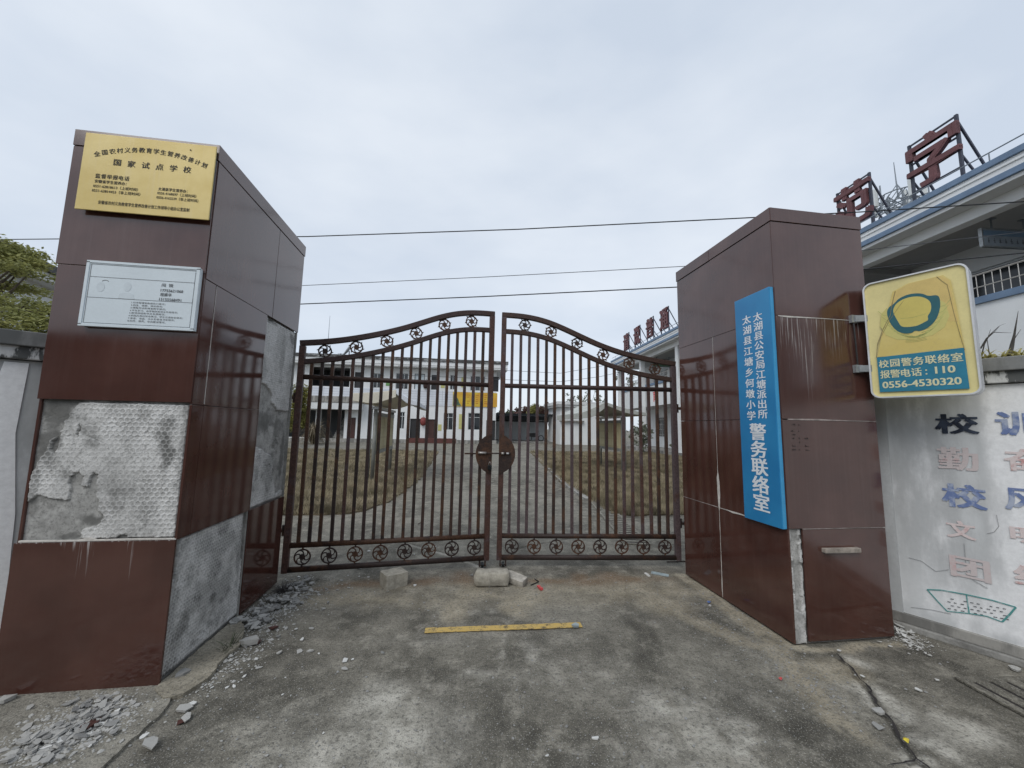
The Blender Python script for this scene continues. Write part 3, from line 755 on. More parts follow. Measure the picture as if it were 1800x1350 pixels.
T0, T1, T2, T3 = (MAT[n_] for n_ in ('polished brown tile', 'polished brown tile dusty', 'polished brown tile with drips', 'polished brown tile with few drips'))
ZR = [0.0, 0.80, 1.60, 2.40, 3.20, 3.31]
# pillar that lost some of its tiles
LX0, LX1, LY0, LY1 = -2.42, -1.61, 2.60, 4.05
lp = thing('gate_pillar', 'brown tiled gate pillar with bare mortar where tiles have fallen off', 'gate pillar', ((LX0 + LX1) / 2, (LY0 + LY1) / 2, 0), 'pillars on the two sides of the gate')
MB().box(LX0 + .03, LX1 - .03, LY0 + .03, LY1 - .015, 0, 3.30).build('core', MAT['grey mortar'], lp)
panel(lp, 'tile', 'y', -1, LY0 - 0.004, LX0, LX1 + .003, 0.012, 0.805, T3)
panel(lp, 'tile', 'y', -1, LY0 - 0.002, LX0, LX1, 1.61, 2.43, T0)
panel(lp, 'tile', 'y', -1, LY0 - 0.006, LX0 - .012, LX1, 2.43, 3.20, T1)
panel(lp, 'coping_tile', 'y', -1, LY0 - 0.010, LX0 - .014, LX1 + .004, 3.202, 3.31, T1, th=0.02)
IY = [2.605, 3.42, 4.05]
panel(lp, 'tile', 'x', 1, LX1, IY[1], IY[2], 0.012, 0.80, T0)
panel(lp, 'tile', 'x', 1, LX1 + .003, IY[0], IY[1], 0.80, 1.60, T0, split=[2.72])
panel(lp, 'tile', 'x', 1, LX1 + .001, IY[0], IY[1], 1.60, 2.40, T0, split=[2.72])
panel(lp, 'tile', 'x', 1, LX1 + .003, IY[0], 3.50, 2.40, 3.20, T1)
panel(lp, 'tile', 'x', 1, LX1 + .003, 3.50, IY[2], 2.40, 3.20, T1)
panel(lp, 'coping_tile', 'x', 1, LX1 + 0.008, 2.590, 4.055, 3.202, 3.31, T1, th=0.02)
panel(lp, 'tile', 'x', -1, LX0, LY0 + .012, LY1, 0.01, 3.2, T1)
panel(lp, 'coping_tile', 'x', -1, LX0 - .014, 2.61, 4.055, 3.202, 3.31, T1, th=0.02)
MB().box(LX0 - .01, LX1, LY0, LY1, 3.296, 3.306).build('top_slab', MAT['grey mortar'], lp)

def hexridge(u, v, s):
    """distance to the nearest honeycomb wall, 0 on a wall, ~1 in a cell's middle"""
    sx, sy = s, s * math.sqrt(3)
    def cell(ox, oy):
        a = np.mod(u + ox, sx) - sx / 2; b = np.mod(v + oy, sy) - sy / 2
        return a, b
    a1, b1 = cell(0, 0); a2, b2 = cell(sx / 2, sy / 2)
    pick = (a1 ** 2 + b1 ** 2) < (a2 ** 2 + b2 ** 2)
    a = np.where(pick, a1, a2); b = np.where(pick, b1, b2)
    return 1 - np.maximum(np.abs(a), np.abs(a) * 0.5 + np.abs(b) * 0.8660254) / (s / 2)
def mortar(O, U, V, N, w, h, step, holes, hexs, seed, skew=0.0, edge=0.02, dirty=0.5, wear=0.5, smear=(), stains=(), flakes=1.0, cracks=1.0):
    us = np.linspace(0, w, int(w / step) + 1); vs = np.linspace(0, h, int(h / step) + 1)
    u, v = np.meshgrid(us, vs); a, b = u / w, 1 - v / h
    j = 0.035; ja = a + j * (fbm(u * 22, v * 22, seed) - .5) * 2 * .8; jb = b + j * (fbm(u * 22, v * 22, seed + 3) - .5) * 2 * .8
    lay = np.ones_like(u)
    for poly in holes: lay = np.where(inpoly(ja, jb, poly), 0.0, lay)
    ed = np.minimum.reduce([u, w - u, v, h - v]); rag = 0.018 * fbm(u * 30, v * 30, seed + 8)
    lay = np.where(ed < edge * 0.4 + rag * 0.5, 0.0, lay)
    d = hexridge(u + skew * v + 0.006 * (fbm(u * 9, v * 9, seed + 11) - .5), v * 1.08, hexs)
    ridge = 1 - sstep(0.06, 0.30, d)
    soft = sstep(0.30, 0.62, fbm(u * 4.5, v * 4.5, seed + 20)); ridge = ridge * (0.45 + 0.55 * soft)
    for poly in smear: ridge = np.where(inpoly(ja, jb, poly), ridge * 0.1, ridge)
    crk_ = 1 - sstep(0.0, 0.010, np.abs(fbm(u * 2.6, v * 2.6, seed + 50, 5) - 0.5) + 0.03 * sstep(.42, .52, fbm(u * 3.3, v * 3.3, seed + 52)))
    crk_ = crk_ * cracks
    flake = sstep(.60, .64, fbm(u * 13, v * 13, seed + 55, 4)); lay = lay * (1 - flakes * flake * sstep(.5, .62, fbm(u * 2.4, v * 2.4, seed + 57)))
    H = lay * (0.0125 + 0.0034 * ridge) - 0.006 * crk_ + 0.007 * (fbm(u * 7, v * 7, seed + 30) - .5) + 0.0025 * (fbm(u * 40, v * 40, seed + 31) - .5)
    dirt = sstep(0.56, 0.72, fbm(u * 3.2, v * 3.2, seed + 40, 5)) * dirty + sstep(0.55, 0.78, fbm(u * 11, v * 11, seed + 41)) * 0.5 + 0.9 * crk_
    for (sa, sb, ra, rb, am) in stains:
        dd = np.sqrt(((ja - sa) / ra) ** 2 + ((jb - sb) / rb) ** 2) + .9 * (fbm(u * 16, v * 16, seed + 60) - .5); dirt = np.maximum(dirt, am * (1 - sstep(.45, 1.1, dd)))
    dirt = np.clip(dirt * (1 - 0.45 * lay * ridge), 0, 1)
    return us, vs, H, dict(layer=lay * (1 - wear * 0.35 * (1 - soft)), ridge=ridge, dirt=dirt)
def mortar_part(t, O, U, V, N, w, h, step, **kw):
    us, vs, H, A = mortar(O, U, V, N, w, h, step, **kw)
    return field('bare_mortar', O, U, V, N, us, vs, H, A, MAT['mortar'], t)
mortar_part(lp, (LX0 + .006, LY0 + 0.026, 0.805), (1, 0, 0), (0, 0, 1), (0, -1, 0), LX1 - LX0 - .012, 0.805, 0.0038, seed=101, hexs=0.032, dirty=0.30, flakes=0.0, cracks=0.35, wear=0.35, stains=((.13, .06, .18, .16, .85), (.09, .30, .10, .22, .8), (.86, .16, .07, .10, .7), (.85, .30, .06, .12, .95), (.88, .42, .06, .12, .95), (.80, .24, .05, .06, .7), (.42, .86, .11, .06, .9), (.30, .97, .12, .03, .8), (.04, .55, .05, .3, .6), (.60, .22, .10, .12, .30), (.73, .66, .12, .12, .35), (.97, .3, .03, .6, .5)),
            holes=[[(-.1, -.1), (.30, -.1), (.25, .03), (.20, .10), (.17, .20), (.10, .30), (.07, .40), (.03, .52), (-.1, .6)],
                   [(.13, .22), (.17, .24), (.15, .40), (.11, .36)],
                   [(-.1, .73), (.04, .72), (.08, .69), (.24, .71), (.27, .68), (.265, .56), (.29, .535), (.33, .54), (.335, .62), (.37, .63), (.38, .56), (.41, .52), (.43, .54), (.44, .68), (.47, .74), (.47, .80), (.50, .83), (.49, .89), (.38, .92), (.36, 1.1), (-.1, 1.1)],
                   [(.27, .18), (.285, .17), (.28, .26), (.27, .27)], [(.62, .96), (.68, .96), (.66, 1.05), (.58, 1.05)]])
mortar_part(lp, (LX1 - .026, IY[0] + .004, 0.02), (0, 1, 0), (0, 0, 1), (1, 0, 0), 0.80, 0.78, 0.005, seed=131, hexs=0.026, skew=0.35, dirty=0.55, wear=0.3, cracks=0.3, flakes=0.2, stains=((.5, .55, .3, .10, .5), (.7, .2, .2, .12, .55), (.05, .5, .06, .5, .6), (.93, .45, .05, .3, .6)), holes=[[(-.1, -.1), (.06, -.1), (.05, .3), (-.1, .35)], [(.92, -.1), (1.1, -.1), (1.1, .5), (.95, .45)]])
mortar_part(lp, (LX1 - .026, IY[1] + .004, 1.60), (0, 1, 0), (0, 0, 1), (1, 0, 0), 0.61, 0.80, 0.005, seed=161, hexs=0.024, dirty=0.3, wear=0.25, flakes=0.0, cracks=0.3, stains=((.6, .35, .1, .25, .5), (.9, .1, .15, .08, .8), (.2, .03, .2, .04, .8)),
            holes=[[(-.1, .55), (.05, .60), (.10, .70), (.28, .75), (.36, .80), (.40, .90), (.55, .96), (.60, 1.1), (-.1, 1.1)], [(.05, -.05), (.25, -.05), (.22, .03), (.08, .05)]])
mortar_part(lp, (LX1 - .026, IY[1] + .004, 0.80), (0, 1, 0), (0, 0, 1), (1, 0, 0), 0.61, 0.80, 0.005, seed=191, hexs=0.026, skew=0.5, dirty=0.5, wear=0.4, cracks=0.6, flakes=0.5, stains=((.25, .12, .3, .14, .75), (.75, .15, .2, .1, .6), (.9, .5, .08, .4, .7)),
            holes=[[(-.1, -.1), (1.1, -.1), (1.1, .9), (.75, .95), (.62, .72), (.55, .52), (.2, .40), (-.1, .36)]])
MB().box(LX1 - .03, LX1 - .004, 4.033, 4.050, 0.80, 2.40).build('mortar_edge', MAT['grey mortar'], lp)
MB().box(LX1 - .028, LX1 - .008, 3.395, 3.418, 0.01, 0.80).build('mortar_edge', MAT['grey mortar'], lp)

# the whole pillar
RX0, RX1, RY0, RY1 = 2.42, 3.25, 2.575, 3.89
pr = thing('gate_pillar', 'whole brown tiled gate pillar that carries the tall blue board', 'gate pillar', ((RX0 + RX1) / 2, (RY0 + RY1) / 2, 0), 'pillars on the two sides of the gate')
MB().box(RX0 + .03, RX1 - .03, RY0 + .03, RY1 - .015, 0, 3.28).build('core', MAT['grey mortar'], pr)
panel(pr, 'tile', 'y', -1, RY0, RX0 + .115, RX1, 0.022, 0.795, T0)
panel(pr, 'tile', 'y', -1, RY0 - .002, RX0, RX1, 0.80, 1.595, T1)
panel(pr, 'tile', 'y', -1, RY0 - .001, RX0, RX1, 1.60, 2.40, T2)
panel(pr, 'tile', 'y', -1, RY0 - .004, RX0, RX1, 2.40, 3.17, T1)
panel(pr, 'coping_tile', 'y', -1, RY0 - .010, RX0 - .004, RX1 + .004, 3.172, 3.285, T1, th=0.02)
CY = 3.32
for z0, z1, m0, m1 in ((0.012, 0.80, T0, T0), (0.80, 1.60, T0, T0), (1.60, 2.40, T1, T0), (2.40, 3.17, T1, T1)):
    panel(pr, 'tile', 'x', -1, RX0 - .001, RY0 + .002, CY, z0, z1, m0)
    panel(pr, 'tile', 'x', -1, RX0 + .001, CY, RY1, z0, z1, m1)
panel(pr, 'coping_tile', 'x', -1, RX0 - .008, RY0 - .008, RY1 + .004, 3.172, 3.285, T1, th=0.02, split=[CY])
panel(pr, 'tile', 'x', 1, RX1, RY0 + .012, RY1, 0.01, 3.17, T1)
MB().box(RX0, RX1, RY0, RY1, 3.27, 3.281).build('top_slab', MAT['grey mortar'], pr)
mortar_part(pr, (RX0 + .006, RY0 + 0.022, 0.005), (1, 0, 0), (0, 0, 1), (0, -1, 0), 0.108, 0.80, 0.005, seed=221, hexs=0.5, dirty=0.5, wear=0.2, edge=0.0,
            holes=[[(.25, -.1), (.75, -.1), (.80, .5), (.70, .75), (.3, .7), (.2, .3)]])
# grout squeezed out of the joints
def smear(t, pts, mat='pale grout', y=None, x=None, th=0.003, name='grout'):
    mb = MB()
    if x is not None: mb.prism(pts, (x, 0, 0), (0, 1, 0), (0, 0, 1), (-1, 0, 0), th)
    else: mb.prism(pts, (0, y, 0), (1, 0, 0), (0, 0, 1), (0, -1, 0), th)
    return mb.build(name, MAT[mat], t)
def ragged(profile, jit=0.002, n=60):
    zs = np.linspace(profile[0][0], profile[-1][0], n); zz = [p[0] for p in profile]
    l = np.interp(zs, zz, [p[1] for p in profile]); r_ = np.interp(zs, zz, [p[2] for p in profile])
    return [(CY - max(.001, a + random.uniform(-jit, jit)), z) for a, z in zip(l, zs)] + [(CY + max(.001, b_ + random.uniform(-jit, jit)), z) for b_, z in zip(r_[::-1], zs[::-1])]
smear(pr, ragged([(0.02, .003, .003), (.1, .003, .007), (.3, .002, .003), (.78, .0015, .002), (.80, .010, .008), (.9, .018, .012), (1.0, .020, .016), (1.08, .012, .016), (1.12, .003, .004), (1.25, .0012, .0015), (1.6, .0015, .0015)]), x=RX0 + .002)
smear(pr, ragged([(1.6, .0015, .0015), (2.4, .001, .001)], 0.0004), x=RX0 + .002)
smear(pr, [(CY, .798), (3.6, .7995), (3.89, .7995), (3.89, .802), (3.6, .802), (CY, .804)], x=RX0 + .002, mat='dull grout')
smear(pr, [(RY0 + .35, .797), (RY0 + .50, .795), (RY0 + .56, .790), (RY0 + .62, .798), (CY, .799), (CY, .802), (RY0 + .62, .804), (RY0 + .5, .806), (RY0 + .35, .803)], x=RX0 - .001)
smear(pr, [(RX0 + .05, 1.594), (RX1, 1.596), (RX1, 1.600), (RX0 + .55, 1.601), (RX0 + .3, 1.606), (RX0 + .05, 1.602)], y=RY0 + .001, th=0.004, mat='dull grout')
smear(pr, [(RX0 + .115, .796), (RX1, .797), (RX1, .800), (RX0 + .115, .801)], y=RY0 + .001, th=0.004, mat='dull grout')
smear(pr, [(RX0 + .02, 2.394), (RX0 + .1, 2.388), (RX0 + .2, 2.392), (RX0 + .4, 2.396), (RX1 - .1, 2.397), (RX1 - .1, 2.400), (RX0 + .02, 2.401)], y=RY0 - .001, th=0.004)
smear(lp, [(LX0 + .02, .806), (LX1, .806), (LX1 - .01, .812), (LX1 - .2, .815), (LX0 + .4, .813), (LX0 + .36, .826), (LX0 + .3, .812), (LX0 + .02, .815)], y=LY0 + .012, th=0.014)
smear(lp, [(2.7185, 1.61), (2.7225, 1.61), (2.7218, 2.39), (2.719, 2.39)], x=LX1 + .0035)
# faded print and run marks on the whole pillar's front
mb = MB()
for i in range(7):
    for jj in range(3 if i > 1 else 2):
        if random.random() < .85:
            x = RX0 + .075 + jj * .055 + random.uniform(-.004, .004) + (0.01 if i == 0 else 0); z = 1.555 - .028 * i - (0.02 if i else 0)
            for q in range(random.randint(1, 3)):
                xx = x + q * .011; mb.box(xx, xx + random.uniform(.004, .008), RY0 - .0035, RY0 - .0022, z, z + random.uniform(.003, .012))
mb.build('faded_print', MAT['lettering black'], pr)

# wooden stub in the whole pillar
st = thing('wooden_stub', 'short grey wooden slat stuck across the brown tiles low on the pillar', 'wooden slat', (2.83, 2.56, 0.645))
mb = MB().box(2.685, 2.985, RY0 - .034, RY0 + .004, 0.632, 0.662); mb.v[4].z += .004; mb.v[1].z -= .003
mb.build('slat_body', MAT['grey wood'], st, bevel=0.004)
# ------------------------------------------------------------------ brass plate sign
UX, UZ = Vector((1, 0, 0)), Vector((0, 0, 1))
bs = thing('brass_sign', 'yellow brass school sign high on the pillar that lost tiles', 'sign', (-1.97, 2.58, 2.765))
x0, x1, z0, z1 = -2.342, -1.600, 2.768, 3.272; yf = 2.556
MB().box(x0, x1, yf, yf + .008, z0, z1).build('plate', MAT['brass'], bs, bevel=0.003)
MB().box(x0 + .022, x1 - .012, yf + .008, LY0 - .007, z0 + .02, z1 - .02).build('back_box', MAT['sign box dark'], bs)
O = Vector((x0, yf - .0012, z1)); Wd, Hd = x1 - x0, z1 - z0
def A(a): return a * Wd
def Bz(b): return -b * Hd
mb = MB()
s_ = '全国农村义务教育学生营养改善计划'
for i, c_ in enumerate(s_):
    a = .105 + .815 * i / 15; q = (a - .51) / .405
    char(mb, c_, O, UX, UZ, A(a), Bz(.155 + .115 * q * q), .0365, .037, .012, rot=-0.30 * q)
for i, c_ in enumerate('国家试点学校'):
    char(mb, c_, O, UX, UZ, A(.262 + .53 * i / 5), Bz(.358), .047, .046, .018)
for i, c_ in enumerate('监督举报电话'):
    char(mb, c_, O, UX, UZ, A(.135 + .213 * i / 5), Bz(.555), .030, .032, .012)
def sl(s, a0, a1, b, h, bold=.012): text_fit(mb, s, O, UX, UZ, A(a0), A(a1), Bz(b) - h / 2, Bz(b) + h / 2, bold)
sl('安徽省学生营养办：', .118, .352, .625, .022)
sl('0551-62818613（上班时间）', .112, .440, .687, .0215, .006)
sl('0551-62814453（非上班时间）', .108, .462, .745, .0215, .006)
sl('太湖县学生营养办：', .590, .815, .648, .022)
sl('0556-4168697（上班时间）', .588, .885, .702, .0215, .006)
sl('0556-4162539（非上班时间）', .586, .905, .760, .0215, .006)
sl('安徽省农村义务教育学生营养改善计划工作领导小组办公室监制', .165, .845, .892, .0245, .008)
mb.build('lettering', MAT['lettering black'], bs)
MB().disc((x0 + .80 * Wd, yf, z1 - .045), .004, (0, -1, 0), (1, 0, 0), .004, 10).build('screw', MAT['gate iron rusty'], bs)

# ------------------------------------------------------------------ white notice board
wb = thing('notice_board', 'faded white notice board hung under the yellow brass sign', 'notice board', (-1.93, 2.58, 2.05))
x0, x1, z0, z1 = -2.236, -1.622, 2.052, 2.452; yf = 2.566
MB().box(x0, x1, yf, LY0 - .004, z0, z1).build('board', MAT['notice white'], wb, bevel=0.002)
mb = MB(); e = .0025
for (a, b_, c_, d) in ((x0, x1, z1 - .009, z1), (x0, x1, z0, z0 + .009), (x0, x0 + .011, z0 + .009, z1 - .009), (x1 - .012, x1, z0 + .009, z1 - .009)):
    mb.box(a - e, b_ + e, yf - .004, yf + .004, c_ - e, d + e)
mb.build('border', MAT['notice white'], wb)
O = Vector((x0, yf - .0012, z1)); Wd, Hd = x1 - x0, z1 - z0
mb = MB()
def rule(a0, b0, a1, b1, w=.0022):
    p, q = Vector((A(a0), Bz(b0))), Vector((A(a1), Bz(b1))); n_ = Vector((-(q - p).y, (q - p).x)).normalized() * w / 2
    mb.add([O + UX * p.x + UZ * p.y for p in (p - n_, q - n_, q + n_, p + n_)], [(0, 1, 2, 3)])
for r_ in ((.036, .05, .965, .05), (.036, .05, .036, .955), (.965, .05, .965, .955), (.036, .955, .965, .955), (.036, .245, .965, .245), (.036, .565, .965, .565)): rule(*r_)
sl('闫  锐', .672, .775, .31, .021, .006); sl('17755621068', .668, .870, .395, .017, .01)
sl('程振华', .668, .770, .46, .021, .006); sl('15155568491', .664, .862, .535, .017, .01)
for i in range(7):
    q0, q1 = math.pi * (.22 + .56 * i / 7), math.pi * (.22 + .56 * (i + 1) / 7)
    rule(.175 - .038 * math.cos(q0), .34 - .05 * math.sin(q0), .175 - .038 * math.cos(q1), .34 - .05 * math.sin(q1), .003)
mb.build('lettering', MAT['lettering faded black'], wb)
mb = MB()
for i, (s, w) in enumerate((('1.校务管理和制度执行情况；', .30), ('2.招生、收费、择校情况；', .28), ('3.课程开设和课堂教学情况；', .31), ('4.学生学习、体育锻炼和课业负担情况；', .42), ('5.教师师德和专业发展情况；', .31), ('6.校园及周边安全情况，学生交通安全情况；', .47), ('7.食堂、食品、饮水及宿舍卫生情况；', .40), ('8.校风、教风、学风建设情况。', .32))):
    sl(s, .425 - .002 * i, .425 + w, .612 + .0405 * i, .0125, .0)
mb.build('small_print', MAT['lettering faded black'], wb)
mb = MB(); mb.prism([(A(.14 + .035 * math.cos(t)), Bz(.40 + .075 * math.sin(t))) for t in np.linspace(0, 6.28, 16)], O + Vector((0, .0006, 0)), UX, UZ, (0, -1, 0), .0003); mb.build('faded_portrait', MAT['ghost print'], wb)
mb = MB(); mb.prism([(A(.37 + .035 * math.cos(t)), Bz(.37 + .075 * math.sin(t))) for t in np.linspace(0, 6.28, 16)], O + Vector((0, .0006, 0)), UX, UZ, (0, -1, 0), .0003)
mb.prism([(A(a), Bz(b_)) for a, b_ in ((.30, .56), (.31, .49), (.345, .465), (.40, .465), (.435, .49), (.445, .56))], O + Vector((0, .0006, 0)), UX, UZ, (0, -1, 0), .0003)
mb.build('faded_portrait', MAT['ghost print'], wb)

# ------------------------------------------------------------------ blue vertical board
bb = thing('blue_sign_board', 'tall blue board with white characters on the whole brown pillar', 'sign', (2.40, 2.77, 0.79))
xf = RX0 - .036; y0, y1, z0, z1 = 2.585, 2.962, 0.795, 2.632
MB().box(xf, RX0 - .002, y0, y1, z0, z1).build('board', MAT['blue board'], bb, bevel=0.003)
MB().box(xf + .004, RX0 - .003, y0 - .0025, y0 - .0005, z0 + .003, z1 - .003).build('side_strip', MAT['blue board edge'], bb)
mb = MB(); O = Vector((xf - .0012, y1, z1)); UY = Vector((0, -1, 0)); hb = z1 - z0; wbd = y1 - y0
def colm(s, a, b0, b1, size, bold, hh=None):
    for i, c_ in enumerate(s):
        char(mb, c_, O, UY, UZ, a * wbd, -hb * (b0 + (b1 - b0) * i / max(1, len(s) - 1)), size, hh or size, bold)
colm('太湖县公安局江塘派出所', .665, .112, .540, .100, .020, .076)
colm('太湖县江塘乡何墩小学', .350, .108, .545, .100, .020, .078)
colm('警务联络室', .505, .616, .915, .172, .030, .142)
mb.build('lettering', MAT['lettering white'], bb)

# ------------------------------------------------------------------ light box sign on brackets
LD = Vector((.4274, -.904, 0)); LN = Vector((-.904, -.4274, 0))      # along the face, and out of the face towards the street
LO = Vector((3.158, 2.520, 1.772)); LW, LH, LT = .545, .905, .125
lb = thing('light_box_sign', 'yellow and blue light box sign bracketed to the whole pillar', 'sign', LO + LD * LW / 2)
def rrect(x0, x1, z0, z1, r, n=6):
    p = []
    for cx, cz, a0 in ((x1 - r, z1 - r, 0), (x0 + r, z1 - r, 90), (x0 + r, z0 + r, 180), (x1 - r, z0 + r, 270)):
        p += [(cx + r * math.cos(R(a0 + 90 * i / n)), cz + r * math.sin(R(a0 + 90 * i / n))) for i in range(n + 1)]
    return p
def ringprism(mb, po, pi, O, U, V, N, d):
    n = len(po); O, U, V, N = map(Vector, (O, U, V, N))
    a = [O + U * x + V * y for x, y in po]; b = [O + U * x + V * y for x, y in pi]
    vs = a + b + [p + N * d for p in a] + [p + N * d for p in b]; fs = []
    for i in range(n):
        j = (i + 1) % n
        fs += [(i, j, n + j, n + i), (2 * n + i, 3 * n + i, 3 * n + j, 2 * n + j), (i, 2 * n + i, 2 * n + j, j), (n + i, n + j, 3 * n + j, 3 * n + i)]
    mb.add(vs, fs)
mb = MB(); ringprism(mb, rrect(0, LW, 0, LH, .055), rrect(.010, LW - .010, .010, LH - .010, .047), LO - LN * LT, LD, UZ, LN, LT + .006)
mb.build('rim', MAT['silver frame'], lb, smooth=False)
MB().prism(rrect(.010, LW - .010, .010, LH - .010, .047), LO - LN * (LT - .004), LD, UZ, LN, LT - .012).build('box', MAT['light box cream'], lb)
MB().prism([(.052, .315), (.49, .300), (.475, .62), (.462, .80), (.43, .845), (.25, .838), (.17, .80), (.105, .55), (.075, .42)], LO, LD, UZ, LN, .0015).build('film', MAT['light box yellow'], lb)
MB().prism([(.135, .65), (.19, .80), (.26, .835), (.42, .842), (.455, .80), (.468, .62), (.475, .50), (.42, .52), (.40, .65), (.33, .73), (.2, .72)], LO, LD, UZ, LN, .0025).build('aged_film', MAT['film aged orange'], lb)
MB().prism([(.050, .045), (.492, .040), (.488, .318), (.050, .312)], LO, LD, UZ, LN, .003).build('blue_panel', MAT['light box blue'], lb)
# emblem: shield shaped ring round a yellow oval, sprays below
oc = (.268, .625)
outer = [(.135, .640), (.148, .682), (.178, .700), (.205, .735), (.262, .752), (.318, .738), (.345, .708), (.385, .708), (.396, .680), (.392, .61), (.368, .535), (.325, .488), (.285, .476), (.278, .484), (.262, .484), (.255, .472), (.215, .474), (.178, .500), (.150, .56)]
inner = [(.170 + 0, .640), (.176, .672), (.192, .698), (.222, .718), (.262, .726), (.302, .718), (.332, .697), (.350, .668), (.352, .632), (.346, .600), (.330, .575), (.333, .548), (.318, .540), (.300, .530), (.278, .520), (.262, .520), (.240, .520), (.205, .528), (.192, .565)]
def soften(p, n=2):
    for _ in range(n):
        q = []
        for i in range(len(p)):
            (ax, az), (bx_, bz) = p[i], p[(i + 1) % len(p)]; q += [(ax * .75 + bx_ * .25, az * .75 + bz * .25), (ax * .25 + bx_ * .75, az * .25 + bz * .75)]
        p = q
    return p
inner = soften([(.262 + (x - .262) * 1.09, .622 + (z - .622) * 1.08) for x, z in inner])
outer = soften([(.262 + (x - .262) * 1.07, .615 + (z - .615) * 1.05) for x, z in outer])
for s in (-1, 1):
    MB().prism([(.262 + s * a, z) for a, z in ((.02, .418), (.09, .43), (.15, .475), (.178, .55), (.165, .645), (.13, .685), (.125, .55), (.07, .475))], LO, LD, UZ, LN, .0027).build('emblem_wing', MAT['emblem pale'], lb)
mb = MB(); ringprism(mb, outer, inner, LO + LN * .0030, LD, UZ, LN, .0012); mb.build('emblem_ring', MAT['emblem teal'], lb)
MB().prism(inner, LO + LN * .0030, LD, UZ, LN, .001).build('emblem_oval', MAT['emblem yellow'], lb)
mb = MB()
def stroke(mb, pts, O, U, V, N, w, lift, th=.0006):
    O, U, V, N = map(Vector, (O, U, V, N))
    for (ax, ay), (bx, by) in zip(pts[:-1], pts[1:]):
        p, q = Vector((ax, ay)), Vector((bx, by)); d = q - p
        if d.length < 1e-6: continue
        n_ = Vector((-d.y, d.x)).normalized() * w / 2
        mb.prism([tuple(p - n_), tuple(q - n_), tuple(q + n_), tuple(p + n_)], O + N * lift, U, V, N, th)
for i in range(9):
    t = i / 8
    for s in (-1, 1):
        bx = oc[0] + s * (.035 + .125 * t); bz = .44 + .02 * t + .17 * t * t
        stroke(mb, [(bx - s * .05, bz - .012), (bx, bz), (bx + s * .028, bz + .020 + .02 * t)], LO, LD, UZ, LN, .0028, .0029)
for i in range(5):
    stroke(mb, [(oc[0] - .055 + .003 * i, .405 + .010 * i), (oc[0], .398 + .010 * i), (oc[0] + .055 - .003 * i, .405 + .010 * i)], LO, LD, UZ, LN, .002, .0029)
stroke(mb, [(.20, .585), (.26, .578), (.33, .590)], LO, LD, UZ, LN, .0022, .0042)
mb.build('emblem_spray', MAT['emblem line'], lb)
mb = MB(); stroke(mb, [(.048, .31), (.062, .42), (.098, .52), (.145, .62), (.165, .72), (.185, .80)], LO, LD, UZ, LN, .0035, .0042); mb.build('film_crease', MAT['film crease'], lb)
mb = MB(); stroke(mb, [(.060, .40), (.085, .47), (.14, .585), (.20, .68), (.225, .715)], LO, LD, UZ, LN, .0022, .0042); mb.build('film_crease', MAT['film crease'], lb)
mb = MB(); stroke(mb, [(.40, .842), (.425, .80), (.445, .77)], LO, LD, UZ, LN, .003, .0042); mb.build('film_crease', MAT['film crease'], lb)
mb = MB(); stroke(mb, [(.445, .77), (.462, .55), (.478, .40), (.490, .30)], LO, LD, UZ, LN, .0022, .0042); mb.build('film_crease', MAT['film crease'], lb)
mb = MB(); O = LO + LN * .0042
for i, c_ in enumerate('校园警务联络室'): char(mb, c_, O, LD, UZ, .086 + .366 * i / 6, .258, .058, .064, .022)
for i, c_ in enumerate('报警电话'): char(mb, c_, O, LD, UZ, .088 + .166 * i / 3, .178, .056, .064, .022)
char(mb, '：', O, LD, UZ, .303, .172, .05, .055, .02)
text_fit(mb, '110', O, LD, UZ, .345, .440, .155, .205, .03)
text_fit(mb, '0556-4530320', O, LD, UZ, .068, .462, .072, .122, .03)
mb.build('lettering', MAT['lettering cream'], lb)
for z in (2.405, 2.005):
    mb = MB(); p = Vector((3.115, RY0 - .012, z))
    mb.box(3.07, 3.135, RY0 - .03, RY0 - .004, z - .03, z + .03)
    q0 = Vector((3.10, RY0 - .02, z)); q1 = LO + LD * .02 - LN * LT * .3; q1.z = z
    mb.bar(q0, q1, .035, .05, (0, 0, 1))
    mb.build('bracket', MAT['galvanised steel'], lb)
mb = MB(); mb.tube([(3.09, RY0 - .022, 2.375), (3.085, RY0 - .03, 2.2), (3.095, RY0 - .024, 2.03)], .006, 6); mb.build('bracket_strut', MAT['sign box dark'], lb)

# ------------------------------------------------------------------ boundary walls
def boundary(label, P0, D, L, N, worn_fn, mats, plinth, zt=2.05):
    t = thing('boundary_wall', label, 'wall', (P0[0], P0[1], 0), 'boundary walls beside the gate')
    P0, D, N = Vector((*P0, 0)), Vector((*D, 0)), Vector((*N, 0))
    us = np.linspace(0, L, int(L / .03)); vs = np.linspace(plinth, 1.865, 60)
    u, v = np.meshgrid(us, vs)
    H = 0.004 * (fbm(u * 5, v * 5, 77) - .5)
    field('plaster', P0, D, UZ, N, us, vs, H, dict(worn=worn_fn(u, v)), MAT[mats[0]], t)
    B = P0 - N * .24
    def slab(name, mat, o0, o1, z0, z1, u0=0.0):
        q = P0 + D * u0; mb = MB().prism([(-o1, z0), (-o0, z0), (-o0, z1), (-o1, z1)], q, -N, UZ, D, L - u0)
        return mb.build(name, MAT[mat], t, bevel=.006)
    slab('body', 'grey mortar', -.24, -.012, 0, 1.86)
    slab('coping', 'coping concrete', -.30, .065, 1.955, zt)
    slab('coping_course', 'coping with peeling paint', -.27, .035, 1.872, 1.956)
    if plinth > .02:
        slab('plinth', 'footing concrete', -.012, .022, .045, plinth + .012)
        slab('footing', 'grey mortar', -.012, .05, 0, .045)
    return t, P0, D, N
wn = Vector((-.904, -.4274))
